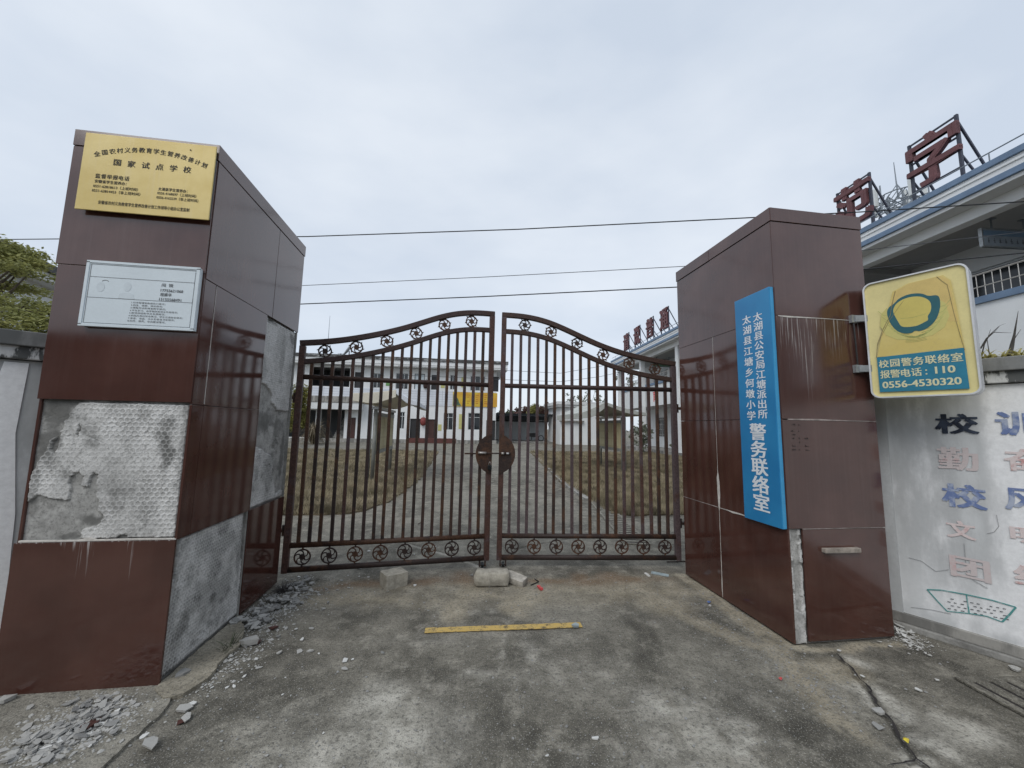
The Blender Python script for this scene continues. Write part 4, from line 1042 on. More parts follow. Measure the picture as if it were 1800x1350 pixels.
def worn_r(u, v):
    w = 1 - sstep(.44, .74, u + .14 * (fbm(u * 5, v * 3, 91) - .5) - .15 * (v < .7) * (1 - v / .7) * .5)
    w = w * (.35 + .65 * sstep(.25, .9, v + .6 * fbm(u * 3, v * 1.5, 92) - .2))
    low = 1 - sstep(.12, .30, v + .15 * fbm(u * 9, v * 9, 93) - .07)
    return np.clip(np.maximum(w * 1.15, low * .9), 0, 1.2)
WR0 = Vector((3.5, 2.76)); WRD = Vector((.4274, -.904)); WS = WR0 - WRD * .62
rw, WP, WD, WN = boundary('white boundary wall painted with school characters beside the whole pillar', WS, WRD, 6.2, wn, lambda u, v: worn_r(u - .62, v), ('white painted wall',), .105)
# plain pilaster strip next to the pillar
mb = MB().prism([(0, .105), (.675, .105), (.672, 1.0), (.678, 1.86), (0, 1.86)], WP + WN * .004, WD, UZ, WN, .012)
o = mb.build('pilaster', MAT['grey rendered wall'], rw)
ln_ = Vector((-.56, .83)) * -1
wl = Vector((-.83, -.56)); WLS = Vector((-2.42, 3.103)); wln = Vector((.56, -.83))
lw, LP, LDD, LNN = boundary('grey rendered boundary wall with dark coping beside the broken pillar', WLS, wl, 7.0, wln, lambda u, v: np.clip(1.0 * (1 - sstep(.38, .62, u + .2 * (fbm(u * 6, v * 2, 15) - .5))) * (.4 + .8 * sstep(1.2, 1.8, v)), 0, 1), ('grey rendered wall',), .02)
mb = MB().prism([(.33, .02), (.535, .02), (.53, .6), (.545, .9), (.53, .95), (.53, 1.5), (.54, 1.55), (.50, 1.85), (.40, 1.85), (.41, 1.4), (.36, .9)], LP, LDD, UZ, LNN, .006)
o = mb.build('plaster_patch', MAT['white painted wall'], lw)

def wpx(u, v):
    p = onplane(u, v, (3.5, 2.76, 0), (WN.x, WN.y, 0)); d = p - WP
    return (d.dot(WD), p.z)
def wallchar(mb, s, u0, v0, u1, v1, bold=.035, clipu=None):
    a0, z1_ = wpx(u0, v0); a1, _ = wpx(u1, v0); _, z0_ = wpx(u0, v1)
    text_fit(mb, s, WP + WN * .0055, WD, UZ, a0, a1, z0_, z1_, bold)
for cs, m in (((('校', 1641, 728, 1719, 762),), 'wall lettering black'), ((('训', 1747, 724, 1826, 765), ('校', 1653, 848, 1732, 888), ('风', 1763, 856, 1838, 894)), 'wall lettering blue'),
              ((('勤', 1646, 785, 1718, 824), ('团', 1668, 974, 1738, 1010)), 'wall lettering faded red'), ((('奋', 1762, 788, 1835, 826), ('文', 1662, 912, 1713, 942), ('明', 1774, 924, 1840, 950), ('结', 1780, 990, 1850, 1026)), 'wall lettering red')):
    for s, *b_ in cs:
        mb = MB(); wallchar(mb, s, *b_); mb.build('painted_character', MAT[m], rw)
mb = MB()
def wline(px, w=.006): stroke(mb, [wpx(*p) for p in px], WP, WD, UZ, WN, w, .0045, .001)
wline([(1630, 1036), (1655, 1037), (1700, 1045), (1745, 1055), (1786, 1067)], .007); wline([(1786, 1067), (1774, 1081), (1762, 1093)], .009)
wline([(1762, 1093), (1735, 1083), (1704, 1078), (1665, 1074)]); wline([(1665, 1074), (1648, 1056), (1630, 1036)], .007); wline([(1699, 1045), (1704, 1078)])
mb.build('painted_outline', MAT['wall drawing teal'], rw)
mb = MB()
for r_ in range(4):
    for i in range(11):
        if random.random() < .7:
            u = 1648 + 6 * r_ + 11.5 * i; v = 1048 + 7.0 * r_ + .30 * 11.5 * i * .62
            if u < 1770 and abs(u - 1701) > 4: wline([(u, v), (u + random.uniform(4, 7), v + 1)], .0045)
mb.build('painted_dashes', MAT['lettering faded black'], rw)
for pl in ([(1598, 980), (1620, 986), (1645, 1004), (1668, 1001)], [(1602, 1067), (1640, 1072), (1672, 1079)], [(1752, 905), (1756, 925), (1748, 935), (1735, 938)], [(1695, 955), (1697, 980), (1700, 1005), (1712, 1020), (1736, 1034)]): mb = MB(); wline(pl, .0026); mb.build('hairline_crack', MAT['hairline crack'], rw)

# ------------------------------------------------------------------ gate leaves
def rosette_mesh(hooks):
    mb = MB(); r0 = .060 if hooks else .070
    mb.tube([(r0 * math.cos(a), 0, r0 * math.sin(a)) for a in np.linspace(0, 2 * math.pi, 37)[:-1]], math.sqrt(.5), 4, (0, 1, 0), math.pi / 4, sx=.013, sy=.0125, closed=True)
    st_ = []
    for i in range(16):
        rr = .0315 if i % 2 else .0235
        st_.append((rr * math.cos(R(22.5 * i)), rr * math.sin(R(22.5 * i))))
    mb.prism(st_, (0, -.007, 0), (1, 0, 0), (0, 0, 1), (0, 1, 0), .014)
    for k_ in range(6):
        a = R(60 * k_ + 20); pts = []
        for q in np.linspace(0, 1, 7):
            rr = .024 + (r0 - .024) * q; an = a + .75 * q * q
            pts.append((rr * math.cos(an), 0, rr * math.sin(an)))
        mb.tube(pts, math.sqrt(.5), 4, (0, 1, 0), math.pi / 4, sx=.011, sy=.0095)
        if hooks:
            an = a + .75; c = (math.cos(an), math.sin(an)); td = (-math.sin(an), math.cos(an))
            q = lambda rr, tt: (c[0] * rr + td[0] * tt, c[1] * rr + td[1] * tt)
            mb.prism([q(r0 - .002, -.010), q(r0 - .002, .012), q(r0 + .020, .017), q(r0 + .010, .002)], (0, -.005, 0), (1, 0, 0), (0, 0, 1), (0, 1, 0), .010)
    me_o = mb.build('rosette', MAT['gate iron rusty'], None); me = me_o.data
    bpy.data.objects.remove(me_o); return me
ROS = {True: rosette_mesh(True), False: rosette_mesh(False)}
def leaf_gate(label, hinge, centre, zt, nrm_sign):
    """hinge and centre are ground points; zt: list of (distance from hinge, top rail height)"""
    t = thing('gate_leaf', label, 'gate', (hinge[0], hinge[1], 0), 'leaves of the iron gate')
    h, c = Vector((*hinge, 0)), Vector((*centre, 0)); L = (c - h).length; d = (c - h) / L; nn = Vector((d.y, -d.x, 0)) * nrm_sign
    M = Matrix(((d.x, nn.x, 0, h.x), (d.y, nn.y, 0, h.y), (0, 0, 1, 0), (0, 0, 0, 1)))   # local x along the leaf, y towards the street
    tx = np.array([p[0] for p in zt]) * L / zt[-1][0]; tz = np.array([p[1] for p in zt])
    xx = np.linspace(0, L, 41); dense = np.interp(xx, tx, tz)
    for _ in range(14): dense[1:-1] = (dense[:-2] + 2 * dense[1:-1] + dense[2:]) / 4
    top = lambda x: float(np.interp(x, xx, dense))
    ir = MAT['gate iron']
    def sq(pts, w, name, mat=ir):
        mb = MB(M); mb.tube(pts, math.sqrt(.5) * w, 4, (0, 1, 0), math.pi / 4); return mb.build(name, mat, t, bevel=.004)
    def rd(pts, r_, name, mat=ir):
        mb = MB(M); mb.tube(pts, r_, 12, (0, 1, 0)); return mb.build(name, mat, t, smooth=True)
    TW = .054; z2 = .197
    sq([(x, 0, top(x) - TW / 2) for x in np.linspace(0.0, L, 45)], TW, 'top_rail')
    sq([(x, 0, top(x) - z2 - TW / 2 + .004) for x in np.linspace(TW / 2, L - TW / 2, 45)], .050, 'arch_rail')
    sq([(TW / 2, 0, .075), (TW / 2, 0, top(0) - TW)], .056, 'stile', MAT['gate iron faded'])
    sq([(L - TW / 2, 0, .075), (L - TW / 2, 0, top(L) - TW)], .056, 'stile', MAT['gate iron faded'])
    rd([(TW, 0, 1.965), (L - TW, 0, 1.965)], .026, 'middle_rail')
    rd([(TW, 0, .325), (L - TW, 0, .325)], .027, 'lower_rail', MAT['gate iron rusty'])
    rd([(TW, 0, .100), (L - TW, 0, .100)], .028, 'bottom_rail', MAT['gate iron rusty'])
    mats = [MAT['gate iron'], MAT['gate iron rusty'], MAT['gate iron faded'], MAT['gate iron rusty']]
    for i in range(19):
        x = TW / 2 + (L - TW) * (i + 1) / 20; jx = random.uniform(-.008, .008)
        mb = MB(M); mb.tube([(x + jx, 0, .335), (x + jx * .3, 0, 1.2), (x, 0, top(x) - z2 - .04)], math.sqrt(.5) * .0315, 4, (0, 1, 0), math.pi / 4)
        mb.build('bar', random.choice(mats), t, bevel=.003)
    def ros(x, z, hooks, up, dn):
        o = bpy.data.objects.new('rosette', ROS[hooks]); COL.objects.link(o); o.parent = t
        o.rotation_euler = (0, random.uniform(-.5, .5) if hooks else random.uniform(-.2, .2), math.atan2(d.y, d.x) + (math.pi if nrm_sign < 0 else 0))
        p = h + d * x; o.location = (p.x - h.x, p.y - h.y, z)
        for za, zb in ((z + (.056 if hooks else .066), up), (dn, z - (.056 if hooks else .066))):
            s_ = MB(M).bar((x, 0, za), (x, 0, zb), .014, .014, (0, 1, 0)).build('stub', MAT['gate iron rusty'], o)
            s_.data.transform(o.rotation_euler.to_matrix().to_4x4().inverted())
    for i in range(6):
        x = L * (.118 + .750 * i / 5)
        z = top(x) - TW - (z2 - TW) / 2; ros(x, z, True, top(x) - TW + .01, top(x) - z2 - .0)
    for i in range(8):
        x = L * (.085 + .835 * i / 7); ros(x, .2125, False, .31, .118)
    # half of the round lock plate, on the street side of the stile
    zc = 1.205; rl = .225; ctr = Vector((L + .045, .034, zc))
    mb = MB(M)
    n_ = 28; q = math.acos(.045 / rl); arc = [math.pi - q + 2 * q * i / n_ for i in range(n_ + 1)]
    mb.prism([(rl * math.cos(a), rl * math.sin(a)) for a in arc], ctr, (1, 0, 0), (0, 0, 1), (0, 1, 0), .006)
    mb.build('lock_plate', MAT['gate iron rusty'], t)
    if nrm_sign > 0: mb = MB(M); mb.bar((L - .30, .03, zc), (L - .13, .03, zc), .016, .016); mb.build('latch_bar', MAT['gate iron rusty'], t)
    # caster under the meeting stile
    mb = MB(M)
    for xo in (-.105, -.045): mb.box(L + xo, L + xo + .012, -.012, .012, .012, .078)
    mb.box(L - .108, L - .03, -.014, .014, .022, .03)
    cs = mb.build('caster_fork', MAT['gate iron rusty'], t)
    mb = MB(M); mb.disc((L - .083, 0, .030), .0285, (1, 0, 0), (0, 1, 0), .026, 20); mb.build('wheel', MAT['lock black'], t)
    for z in (.42, 1.7):
        mb = MB(M); mb.tube([(-.012, 0, z), (-.012, 0, z + .1)], .016, 10, (0, 1, 0)); mb.bar((-.075, 0, z + .05), (-.01, 0, z + .05), .03, .05)
        mb.build('hinge', MAT['gate iron rusty'], t)
    return t, M, L, ctr
gl, ML, LL, cL = leaf_gate('rusty brown gate leaf hinged to the pillar with missing tiles', (-1.600, 4.105), (.395, 4.30),
    [(0, 2.335), (.26, 2.365), (.52, 2.42), (.77, 2.49), (.96, 2.55), (1.16, 2.63), (1.36, 2.725), (1.52, 2.78), (1.74, 2.82), (2.0, 2.818)], 1)
gr2, MR, LR, cR = leaf_gate('rusty brown gate leaf hinged to the whole pillar', (2.505, 4.115), (.480, 4.30),
    [(0, 2.295), (.28, 2.33), (.55, 2.385), (.85, 2.47), (1.13, 2.595), (1.45, 2.74), (1.62, 2.785), (1.82, 2.815), (2.03, 2.815)], -1)
# bolt and padlock across the meeting stiles
bl = thing('gate_bolt', 'worn steel bolt slid across the round lock plates of the gate', 'bolt', (.44, 4.24, 1.205))
MB().tube([(.27, 4.238, 1.213), (.60, 4.238, 1.209)], .0075, 10, (0, 1, 0)).build('rod', MAT['gate iron rusty'], bl, smooth=True)
MB().tube([(.245, 4.236, 1.215), (.335, 4.237, 1.214)], .0135, 10, (0, 1, 0)).build('sleeve', MAT['worn steel'], bl, smooth=True)
MB().tube([(.50, 4.238, 1.211), (.530, 4.238, 1.211)], .0125, 10, (0, 1, 0)).build('sleeve', MAT['worn steel'], bl, smooth=True)
MB().tube([(.555, 4.238, 1.211), (.585, 4.238, 1.210)], .0095, 10, (0, 1, 0)).build('sleeve', MAT['silver frame'], bl, smooth=True)
pd = thing('padlock', 'small black padlock hanging from the round lock plate of the gate', 'padlock', (.375, 4.235, 1.03))
MB().box(.353, .398, 4.222, 4.246, 1.035, 1.085).build('body', MAT['lock black'], pd, bevel=.006)
MB().tube([(.364 + .0115 - .0115 * math.cos(a), 4.234, 1.083 + .006 + .030 * math.sin(a)) for a in np.linspace(0, math.pi, 12)], .0035, 8, (0, 1, 0)).build('shackle', MAT['worn steel'], pd, smooth=True)
# ------------------------------------------------------------------ stones, rubble and litter
def rough_block(name, label, cat, c, size, rot, mat, seed, rounds=0.0, jag=.01, group=None, sub=3):
    bm = bmesh.new(); bmesh.ops.create_cube(bm, size=1.0)
    bmesh.ops.subdivide_edges(bm, edges=bm.edges, cuts=sub * 2, use_grid_fill=True)
    r = random.Random(seed)
    for v in bm.verts:
        p = v.co * 2
        if rounds:
            q = p.normalized() * 1.05; ex = Vector((p.x, p.y, p.z)); v.co = (ex.lerp(q, rounds)) / 2
        v.co = Vector((v.co.x * size[0], v.co.y * size[1], v.co.z * size[2]))
        nv = Vector([float(fbm(np.array([v.co.x * 14 + 3 * k_]), np.array([v.co.y * 14 + v.co.z * 11 + seed]), 5 + k_, 3)[0]) - .5 for k_ in range(3)])
        v.co += nv * jag * 2
    mn = min((Matrix.Rotation(rot[1], 3, 'Y') @ Matrix.Rotation(rot[0], 3, 'X') @ v.co).z for v in bm.verts)
    for f in bm.faces: f.smooth = rounds > 0.3
    me = bpy.data.meshes.new(name); bm.to_mesh(me); bm.free(); me.materials.append(MAT[mat])
    o = bpy.data.objects.new(name, me); COL.objects.link(o)
    o.rotation_euler = (rot[0], rot[1], rot[2]); o.location = (c[0], c[1], -mn - .003 + (c[2] if len(c) > 2 else 0))
    return tag(o, label, cat, group)
g1 = G(692, 1033)
rough_block('concrete_block', 'squared grey concrete block standing on the driveway before the gate', 'block', (g1[0] - .012, g1[1] + .055), (.205, .165, .125), (0, 0, R(30)), 'stone grey', 3, 0.03, .006)
g1 = G(866, 1032)
rough_block('stone', 'rounded grey stone holding the gate leaves shut', 'stone', (g1[0], g1[1] + .055), (.345, .15, .135), (0, 0, R(-3)), 'stone grey', 8, 0.42, .012)
g1 = G(907, 1031)
rough_block('brick_piece', 'pale broken brick leaning against the rounded grey stone', 'brick', (g1[0] + .005, g1[1] + .06), (.215, .10, .058), (R(14), R(6), R(-38)), 'brick stone', 5, 0.12, .008)

def chip_mesh(i, mat, thick=(.09, .24), kmin=4, kmax=7):
    r = random.Random(100 + i); k_ = r.randint(kmin, kmax); el = r.uniform(1.0, 1.75)
    an = sorted(r.uniform(0, 2 * math.pi) for _ in range(k_))
    an = [2 * math.pi * (j + r.uniform(-.32, .32)) / k_ for j in range(k_)]
    poly = [(el * .5 * r.uniform(.7, 1.1) * math.cos(a), .5 * r.uniform(.65, 1.1) * math.sin(a)) for a in an]
    th = r.uniform(*thick); mb = MB(); n = len(poly)
    lo = [(x * r.uniform(.82, 1.0), y * r.uniform(.82, 1.0), 0) for x, y in poly]; hi = [(x, y, th * r.uniform(.75, 1.25)) for x, y in poly]
    mb.add(lo + hi + [(0, 0, th * 1.1)], [tuple(range(n - 1, -1, -1))] + [(j, (j + 1) % n, n + (j + 1) % n, n + j) for j in range(n)] + [(n + j, n + (j + 1) % n, 2 * n) for j in range(n)])
    o = mb.build('rubble_chip', MAT[mat]); me = o.data; bpy.data.objects.remove(o); return me
CH = {m: [chip_mesh(i + 31 * j, m) for i in range(12)] for j, m in enumerate(('plaster chip', 'grey chip', 'white chip', 'brown chip'))}
def chip(name, x, y, size, mat, label, group, z=0.0, tilt=.25):
    o = bpy.data.objects.new(name, random.choice(CH[mat])); COL.objects.link(o)
    o.location = (x, y, z + 0.001); o.scale = (size, size, size * random.uniform(.8, 1.3))
    o.rotation_euler = (random.gauss(0, tilt), random.gauss(0, tilt), random.uniform(0, 6.28))
    return tag(o, label, 'rubble chip', group)
def near_px(u, v): return G(u, v)
LA, GA = 'grey white plaster flake in the heap before the pillar with missing tiles', 'plaster flakes heaped on the pavement'
n_ = 0
axis_pts = [(205, 1242), (150, 1252), (165, 1275), (120, 1300), (75, 1318), (60, 1335)]
while n_ < 225:
    i = random.randrange(len(axis_pts) - 1); t_ = random.random()
    u = axis_pts[i][0] * (1 - t_) + axis_pts[i + 1][0] * t_ + random.gauss(0, 22); v = axis_pts[i][1] * (1 - t_) + axis_pts[i + 1][1] * t_ + random.gauss(0, 13)
    if v < 1232 or v > 1360 or u < -10: continue
    x, y = G(u, v); y = min(y, 2.55)
    d_ = abs(random.gauss(0, 1))
    chip('plaster_flake', x, y, random.choice((.014, .018, .022, .028, .036, .042)) * random.uniform(.8, 1.2), random.choices(('plaster chip', 'grey chip', 'white chip'), (6, 4, .5))[0], LA, GA, z=.012 + random.uniform(0, .020), tilt=.22); n_ += 1
for (u, v, s) in ((10, 1238, .075), (52, 1250, .035), (185, 1234, .04), (205, 1236, .04), (232, 1243, .035), (222, 1262, .03), (197, 1297, .035), (155, 1318, .04), (68, 1340, .055), (15, 1342, .05), (130, 1312, .05), (240, 1247, .03), (197, 1288, .03), (97, 1333, .03), (128, 1332, .02), (213, 1310, .02), (2, 1328, .03), (45, 1287, .05), (105, 1310, .07), (187, 1248, .05)):
    x, y = G(u, v); chip('plaster_flake', x, y, s, 'plaster chip', LA, GA, z=.016, tilt=.1)
LB, GB = 'grey mortar chip in the heap at the foot of the pillar by the gate', 'mortar chips heaped along the pillar foot'
for i in range(125):
    t_ = random.random() ** 1.1
    u = 425 + 105 * t_ + random.gauss(0, 13); v = 1098 - 62 * t_ + random.gauss(0, 9) + (6 if t_ < .4 else 0)
    x, y = G(u, v); x = max(x, -1.575)
    chip('mortar_chip', x, y, random.choice((.022, .03, .04, .05, .06)) * random.uniform(.75, 1.2), random.choices(('grey chip', 'plaster chip'), (3, 2))[0], LB, GB, z=.004 + random.uniform(0, .025), tilt=.22)
LC, GC = 'small pale chip scattered alone on the driveway', 'pale chips scattered over the driveway'
pts_ = [(545, 1038), (560, 1042), (572, 1036), (592, 1038), (578, 1060), (540, 1072), (555, 1073), (570, 1071), (612, 1034), (505, 1106), (520, 1107), (545, 1106), (530, 1125), (488, 1120), (440, 1132), (450, 1160), (415, 1162), (400, 1163), (545, 1146), (490, 1149), (528, 1146), (620, 1160), (605, 1162), (500, 1192), (455, 1175), (380, 1195), (360, 1205), (372, 1210), (345, 1217), (400, 1210), (412, 1208), (420, 1200), (430, 1190), (440, 1203), (404, 1228), (524, 1212), (495, 1222), (510, 1224), (555, 1258), (453, 1263), (455, 1275), (390, 1304), (470, 1330), (560, 1150), (630, 1000), (690, 1001), (728, 1030), (648, 1015), (830, 1012), (600, 1021), (540, 1020), (526, 1015), (730, 975), (763, 962), (650, 970), (1076, 1074), (1250, 1065), (1140, 1012), (1300, 1090), (963, 1330), (1046, 1300), (672, 1149), (570, 1290), (606, 1177), (587, 1213)]
for u, v in pts_:
    u += random.uniform(-2, 2); x, y = G(u, v)
    chip('pale_chip', x, y, random.choice((.014, .018, .024, .03)) * random.uniform(.8, 1.4) * (1.5 if v < 1060 else .6 if v > 1190 else 1), random.choices(('plaster chip', 'white chip', 'grey chip'), (4, 4, 2))[0], LC, GC, z=.002, tilt=.12)
for u, v, s, m, lab in ((262, 1316, .062, 'plaster chip', 'large pale plaster lump lying alone on the edge of the driveway'), (252, 1303, .034, 'white chip', 'white plaster piece behind the large plaster lump'),
                        (158, 1282, .075, 'brown chip', 'brown tile shard lying on the heap of plaster flakes'), (318, 1272, .038, 'brown chip', 'brown tile shard beside two pale chips on the driveway edge'), (328, 1266, .05, 'plaster chip', 'pale chip next to a brown tile shard on the driveway edge'),
                        (322, 1250, .055, 'plaster chip', 'pale plaster piece at the edge between pavement and driveway'), (336, 1242, .04, 'white chip', 'white plaster piece lying at the pavement edge'),
                        (453, 1132, .055, 'brown chip', 'brown tile shard resting on a pale plaster sheet near the pillar'), (437, 1134, .11, 'plaster chip', 'long pale plaster sheet under a brown tile shard'), (480, 1107, .05, 'brown chip', 'brown tile shard between grey chips on the driveway'),
                        (320, 1190, .075, 'grey chip', 'dark grey shard on the tan mortar skirt'), (1012, 1104, .05, 'zinc', 'blue grey chip lying on the end of the yellow line'),
                        (1545, 1255, .06, 'plaster chip', 'flat pale stone at the crack of the concrete apron'), (1543, 1281, .05, 'grey chip', 'grey stone chip below the flat pale stone'), (1785, 1180, .06, 'plaster chip', 'pale flake on the apron close to the drain slots')):
    x, y = G(u, v)
    if m == 'zinc':
        me_ = chip_mesh(77, 'zinc strip'); o = bpy.data.objects.new('stone_chip', me_); COL.objects.link(o); o.location = (x, y, .010); o.scale = (s, s, s * 1.5); tag(o, lab, 'stone chip')
    else:
        chip({'brown chip': 'tile_shard'}.get(m, 'plaster_piece'), x, y, s, m, lab, None, z=.02 if u < 340 and v > 1230 and u > 0 and (u < 290) else .008, tilt=.1)
LW_, GW = 'white plaster sliver in the small pile beside the whole pillar', 'white slivers beside the whole pillar'
for i in range(26):
    u = 1577 + abs(random.gauss(0, 12)); v = 1112 + (u - 1577) * .55 + random.gauss(0, 6)
    x, y = G(u, v); o = chip('plaster_sliver', x, y, random.uniform(.016, .026), 'white chip', LW_, GW, z=.011 + random.uniform(0, .02), tilt=.3); o.scale.x *= 1.7
for u, v in ((1593, 1128), (1600, 1140), (1603, 1136), (1615, 1141), (1627, 1152), (1546, 1131), (1565, 1139), (1475, 1147), (1516, 1192), (1648, 1199), (1615, 1217)):
    x, y = G(u, v); chip('plaster_sliver', x, y, .022, 'white chip', 'white plaster sliver strewn over the concrete apron', 'slivers strewn over the apron', z=.011, tilt=.1)

# crumbs and dust too small to count, lying among and round the heaps
def grit(name, label, spots, n, mat, smin, smax):
    r = np.random.default_rng(len(name) + n); C = []
    for (u0, v0, u1, v1, su, sv, zz, w_) in spots:
        m = int(n * w_); t_ = r.random(m)
        for uu, vv in zip(u0 + (u1 - u0) * t_ + r.normal(0, su, m), v0 + (v1 - v0) * t_ + r.normal(0, sv, m)):
            if vv > 1010:
                x, y = G(uu, vv)
                if not (x < -1.60 and y > 2.585): C.append((x, y, zz))
    C = np.array(C); m = len(C); s_ = r.uniform(smin, smax, m) * (1 + r.random(m) ** 6 * 2)
    a = r.uniform(0, 6.28, m); K = 5; V = []
    for j in range(K):
        an = a + 6.283 * j / K; rr = s_ * r.uniform(.6, 1.1, m); V.append(np.stack([C[:, 0] + np.cos(an) * rr, C[:, 1] + np.sin(an) * rr, C[:, 2]], 1))
    V.append(np.stack([C[:, 0], C[:, 1], C[:, 2] + s_ * .7], 1)); V = np.stack(V, 1).reshape(-1, 3)
    F3 = np.concatenate([np.stack([np.arange(m) * 6 + j, np.arange(m) * 6 + (j + 1) % 5, np.arange(m) * 6 + 5], 1) for j in range(5)])
    tag(soup(name, V, F3, MAT[mat]), label, kind='stuff')
grit('mortar_grit', 'pale mortar crumbs strewn round the heaps of plaster flakes', [(215, 1240, 40, 1335, 32, 18, .017, .34), (430, 1100, 535, 1032, 22, 14, .003, .26), (330, 1215, 480, 1110, 20, 12, .003, .10), (500, 1060, 600, 1020, 40, 16, .003, .04), (1575, 1112, 1630, 1145, 14, 6, .011, .06)], 5200, 'plaster chip', .0025, .0065)
grit('dirt_grit', 'grey grit and grains scattered over the concrete driveway', [(-100, 1360, 1500, 1200, 300, 110, .003, .5), (400, 1040, 1350, 1040, 120, 30, .003, .3), (1200, 1040, 1480, 1240, 30, 16, .003, .2)], 5200, 'grey chip', .0018, .0042)

def stick(name, label, cat, pts, r_, mat):
    mb = MB().tube([(*G(u, v), r_ + .003) for u, v in pts], r_, 6, (0, 0, 1))
    p = G(*pts[0]); return tag(mb.build(name, MAT[mat], None, base=(p[0], p[1], 0)), label, cat)
stick('bent_twig', 'black bent twig lying next to the broken brick', 'twig', [(933, 1030), (947, 1024), (940, 1019)], .005, 'lock black')
stick('twig', 'thin dry twig on the concrete behind the gate', 'twig', [(735, 922), (741, 919)], .006, 'bark')
stick('stick', 'dark stick lying under the bottom rail of the gate', 'stick', [(770, 985), (798, 987), (814, 989)], .006, 'bark')
stick('iron_rod', 'thin dark rod on the ground beside the whole pillar', 'rod', [(1172, 989), (1205, 988)], .006, 'gate iron rusty')
p = G(1160, 1011); mb = MB(Matrix.Translation((*p, .004)) @ Matrix.Rotation(R(-38), 4, 'Z')); mb.box(-.085, .085, -.018, .018, 0, .006); mb.box(-.085, .085, .012, .018, .006, .016)
tag(mb.build('metal_strip', MAT['zinc strip'], None, base=(*p, 0)), 'grey metal strip lying in front of the gate by the whole pillar', 'metal strip')
p = G(949, 1035); mb = MB(Matrix.Translation((*p, .004)) @ Matrix.Rotation(R(8), 4, 'Z')); mb.box(-.014, .014, -.045, .045, 0, .012); mb.box(-.010, .016, -.045, -.02, .012, .018)
tag(mb.build('plastic_scrap', MAT['red plastic'], None, base=(*p, 0)), 'red plastic scrap on the driveway near the broken brick', 'litter')
for u, v, m, lab, s in ((1246, 1061, 'blue plastic', 'small blue plastic scrap near the foot of the whole pillar', .02), (1372, 1197, 'red plastic', 'tiny red scrap on the driveway below the whole pillar', .014), (1593, 1306, 'yellow plastic', 'yellow sweet wrapper lying in the crack of the apron', .018)):
    x, y = G(u, v); mb = MB(Matrix.Translation((x, y, .012)) @ Matrix.Rotation(.5, 4, 'Z'))
    mb.add([(-s, -s * .6, 0), (s, -s * .5, .004), (s * .9, s * .6, .001), (-s * .8, s * .5, .006), (0, 0, .012)], [(0, 1, 4), (1, 2, 4), (2, 3, 4), (3, 0, 4), (3, 2, 1, 0)])
    tag(mb.build('litter_scrap', MAT[m], None, base=(x, y, 0)), lab, 'litter')

# ------------------------------------------------------------------ leaves and plants
def blades(P, D, L, Wd_, droop, seg=4):
    """long tapering blades: base points, directions, lengths, widths"""
    V = []; Fq = []; tone = []; n0 = 0
    for p, d, l, w, dr in zip(P, D, L, Wd_, droop):
        p = np.array(p); d = np.array(d) / np.linalg.norm(d); s_ = np.cross(d, (0, 0, 1)); s_ = s_ / (np.linalg.norm(s_) + 1e-9)
        t = random.random()
        for i in range(seg + 1):
            q = i / seg; c = p + d * l * q + np.array((0, 0, -dr * l * q * q)); ww = w * (1 - q) ** .6 * .5 + .0006
            V += [c - s_ * ww, c + s_ * ww]; tone += [t, t]
        for i in range(seg): a = n0 + 2 * i; Fq.append((a, a + 1, a + 3, a + 2))
        n0 += 2 * (seg + 1)
    return np.array(V), np.array(Fq), np.array(tone)
def crown(name, mat, parent, clumps, n, size, flat=.6, seed=0, aspect=1.7):
    """leaf faces spread through clumps (centre, radius xyz); lighter on some clumps, darker on others"""
    r = np.random.default_rng(seed); vol = np.array([c[1][0] * c[1][1] * c[1][2] for c in clumps]) ** .66; pr_ = vol / vol.sum()
    k_ = r.choice(len(clumps), n, p=pr_); cen = np.array([c[0] for c in clumps])[k_]; rad = np.array([c[1] for c in clumps])[k_]
    u = r.normal(size=(n, 3)); u /= np.linalg.norm(u, axis=1)[:, None]; rr = r.random(n) ** .42
    P = cen + u * rad * rr[:, None] * (1 + .25 * r.normal(size=(n, 1)) * .5)
    nd = r.normal(size=(n, 3)); nd[:, 2] = np.abs(nd[:, 2]) + flat; nd /= np.linalg.norm(nd, axis=1)[:, None]
    a = np.cross(nd, r.normal(size=(n, 3))); a /= np.linalg.norm(a, axis=1)[:, None]; b = np.cross(nd, a)
    s_ = size * r.uniform(.6, 1.35, n); A_ = a * (s_ * aspect / 2)[:, None]; B_ = b * (s_ / 2)[:, None]
    V = np.stack([P - A_, P - B_ * .9 + A_ * .1, P + A_, P + B_ * .9 + A_ * .1], 1).reshape(-1, 3)
    ct = r.uniform(0, 1, len(clumps))[k_]
    tone = np.clip(.55 * ct + .45 * r.random(n), 0, 1)
    return soup(name, V, np.arange(4 * n).reshape(n, 4), MAT[mat], parent, attrs=dict(tone=np.repeat(tone, 4)))
def clumpset(c, rad, n, cr, seed):
    r = np.random.default_rng(seed); res = []
    while len(res) < n:
        u = r.uniform(-1, 1, 3)
        if not .12 < np.linalg.norm(u) < 1: continue
        s_ = r.uniform(.7, 1.35); res.append((tuple(np.array(c) + u * rad), tuple(np.array(cr) * s_)))
    return res
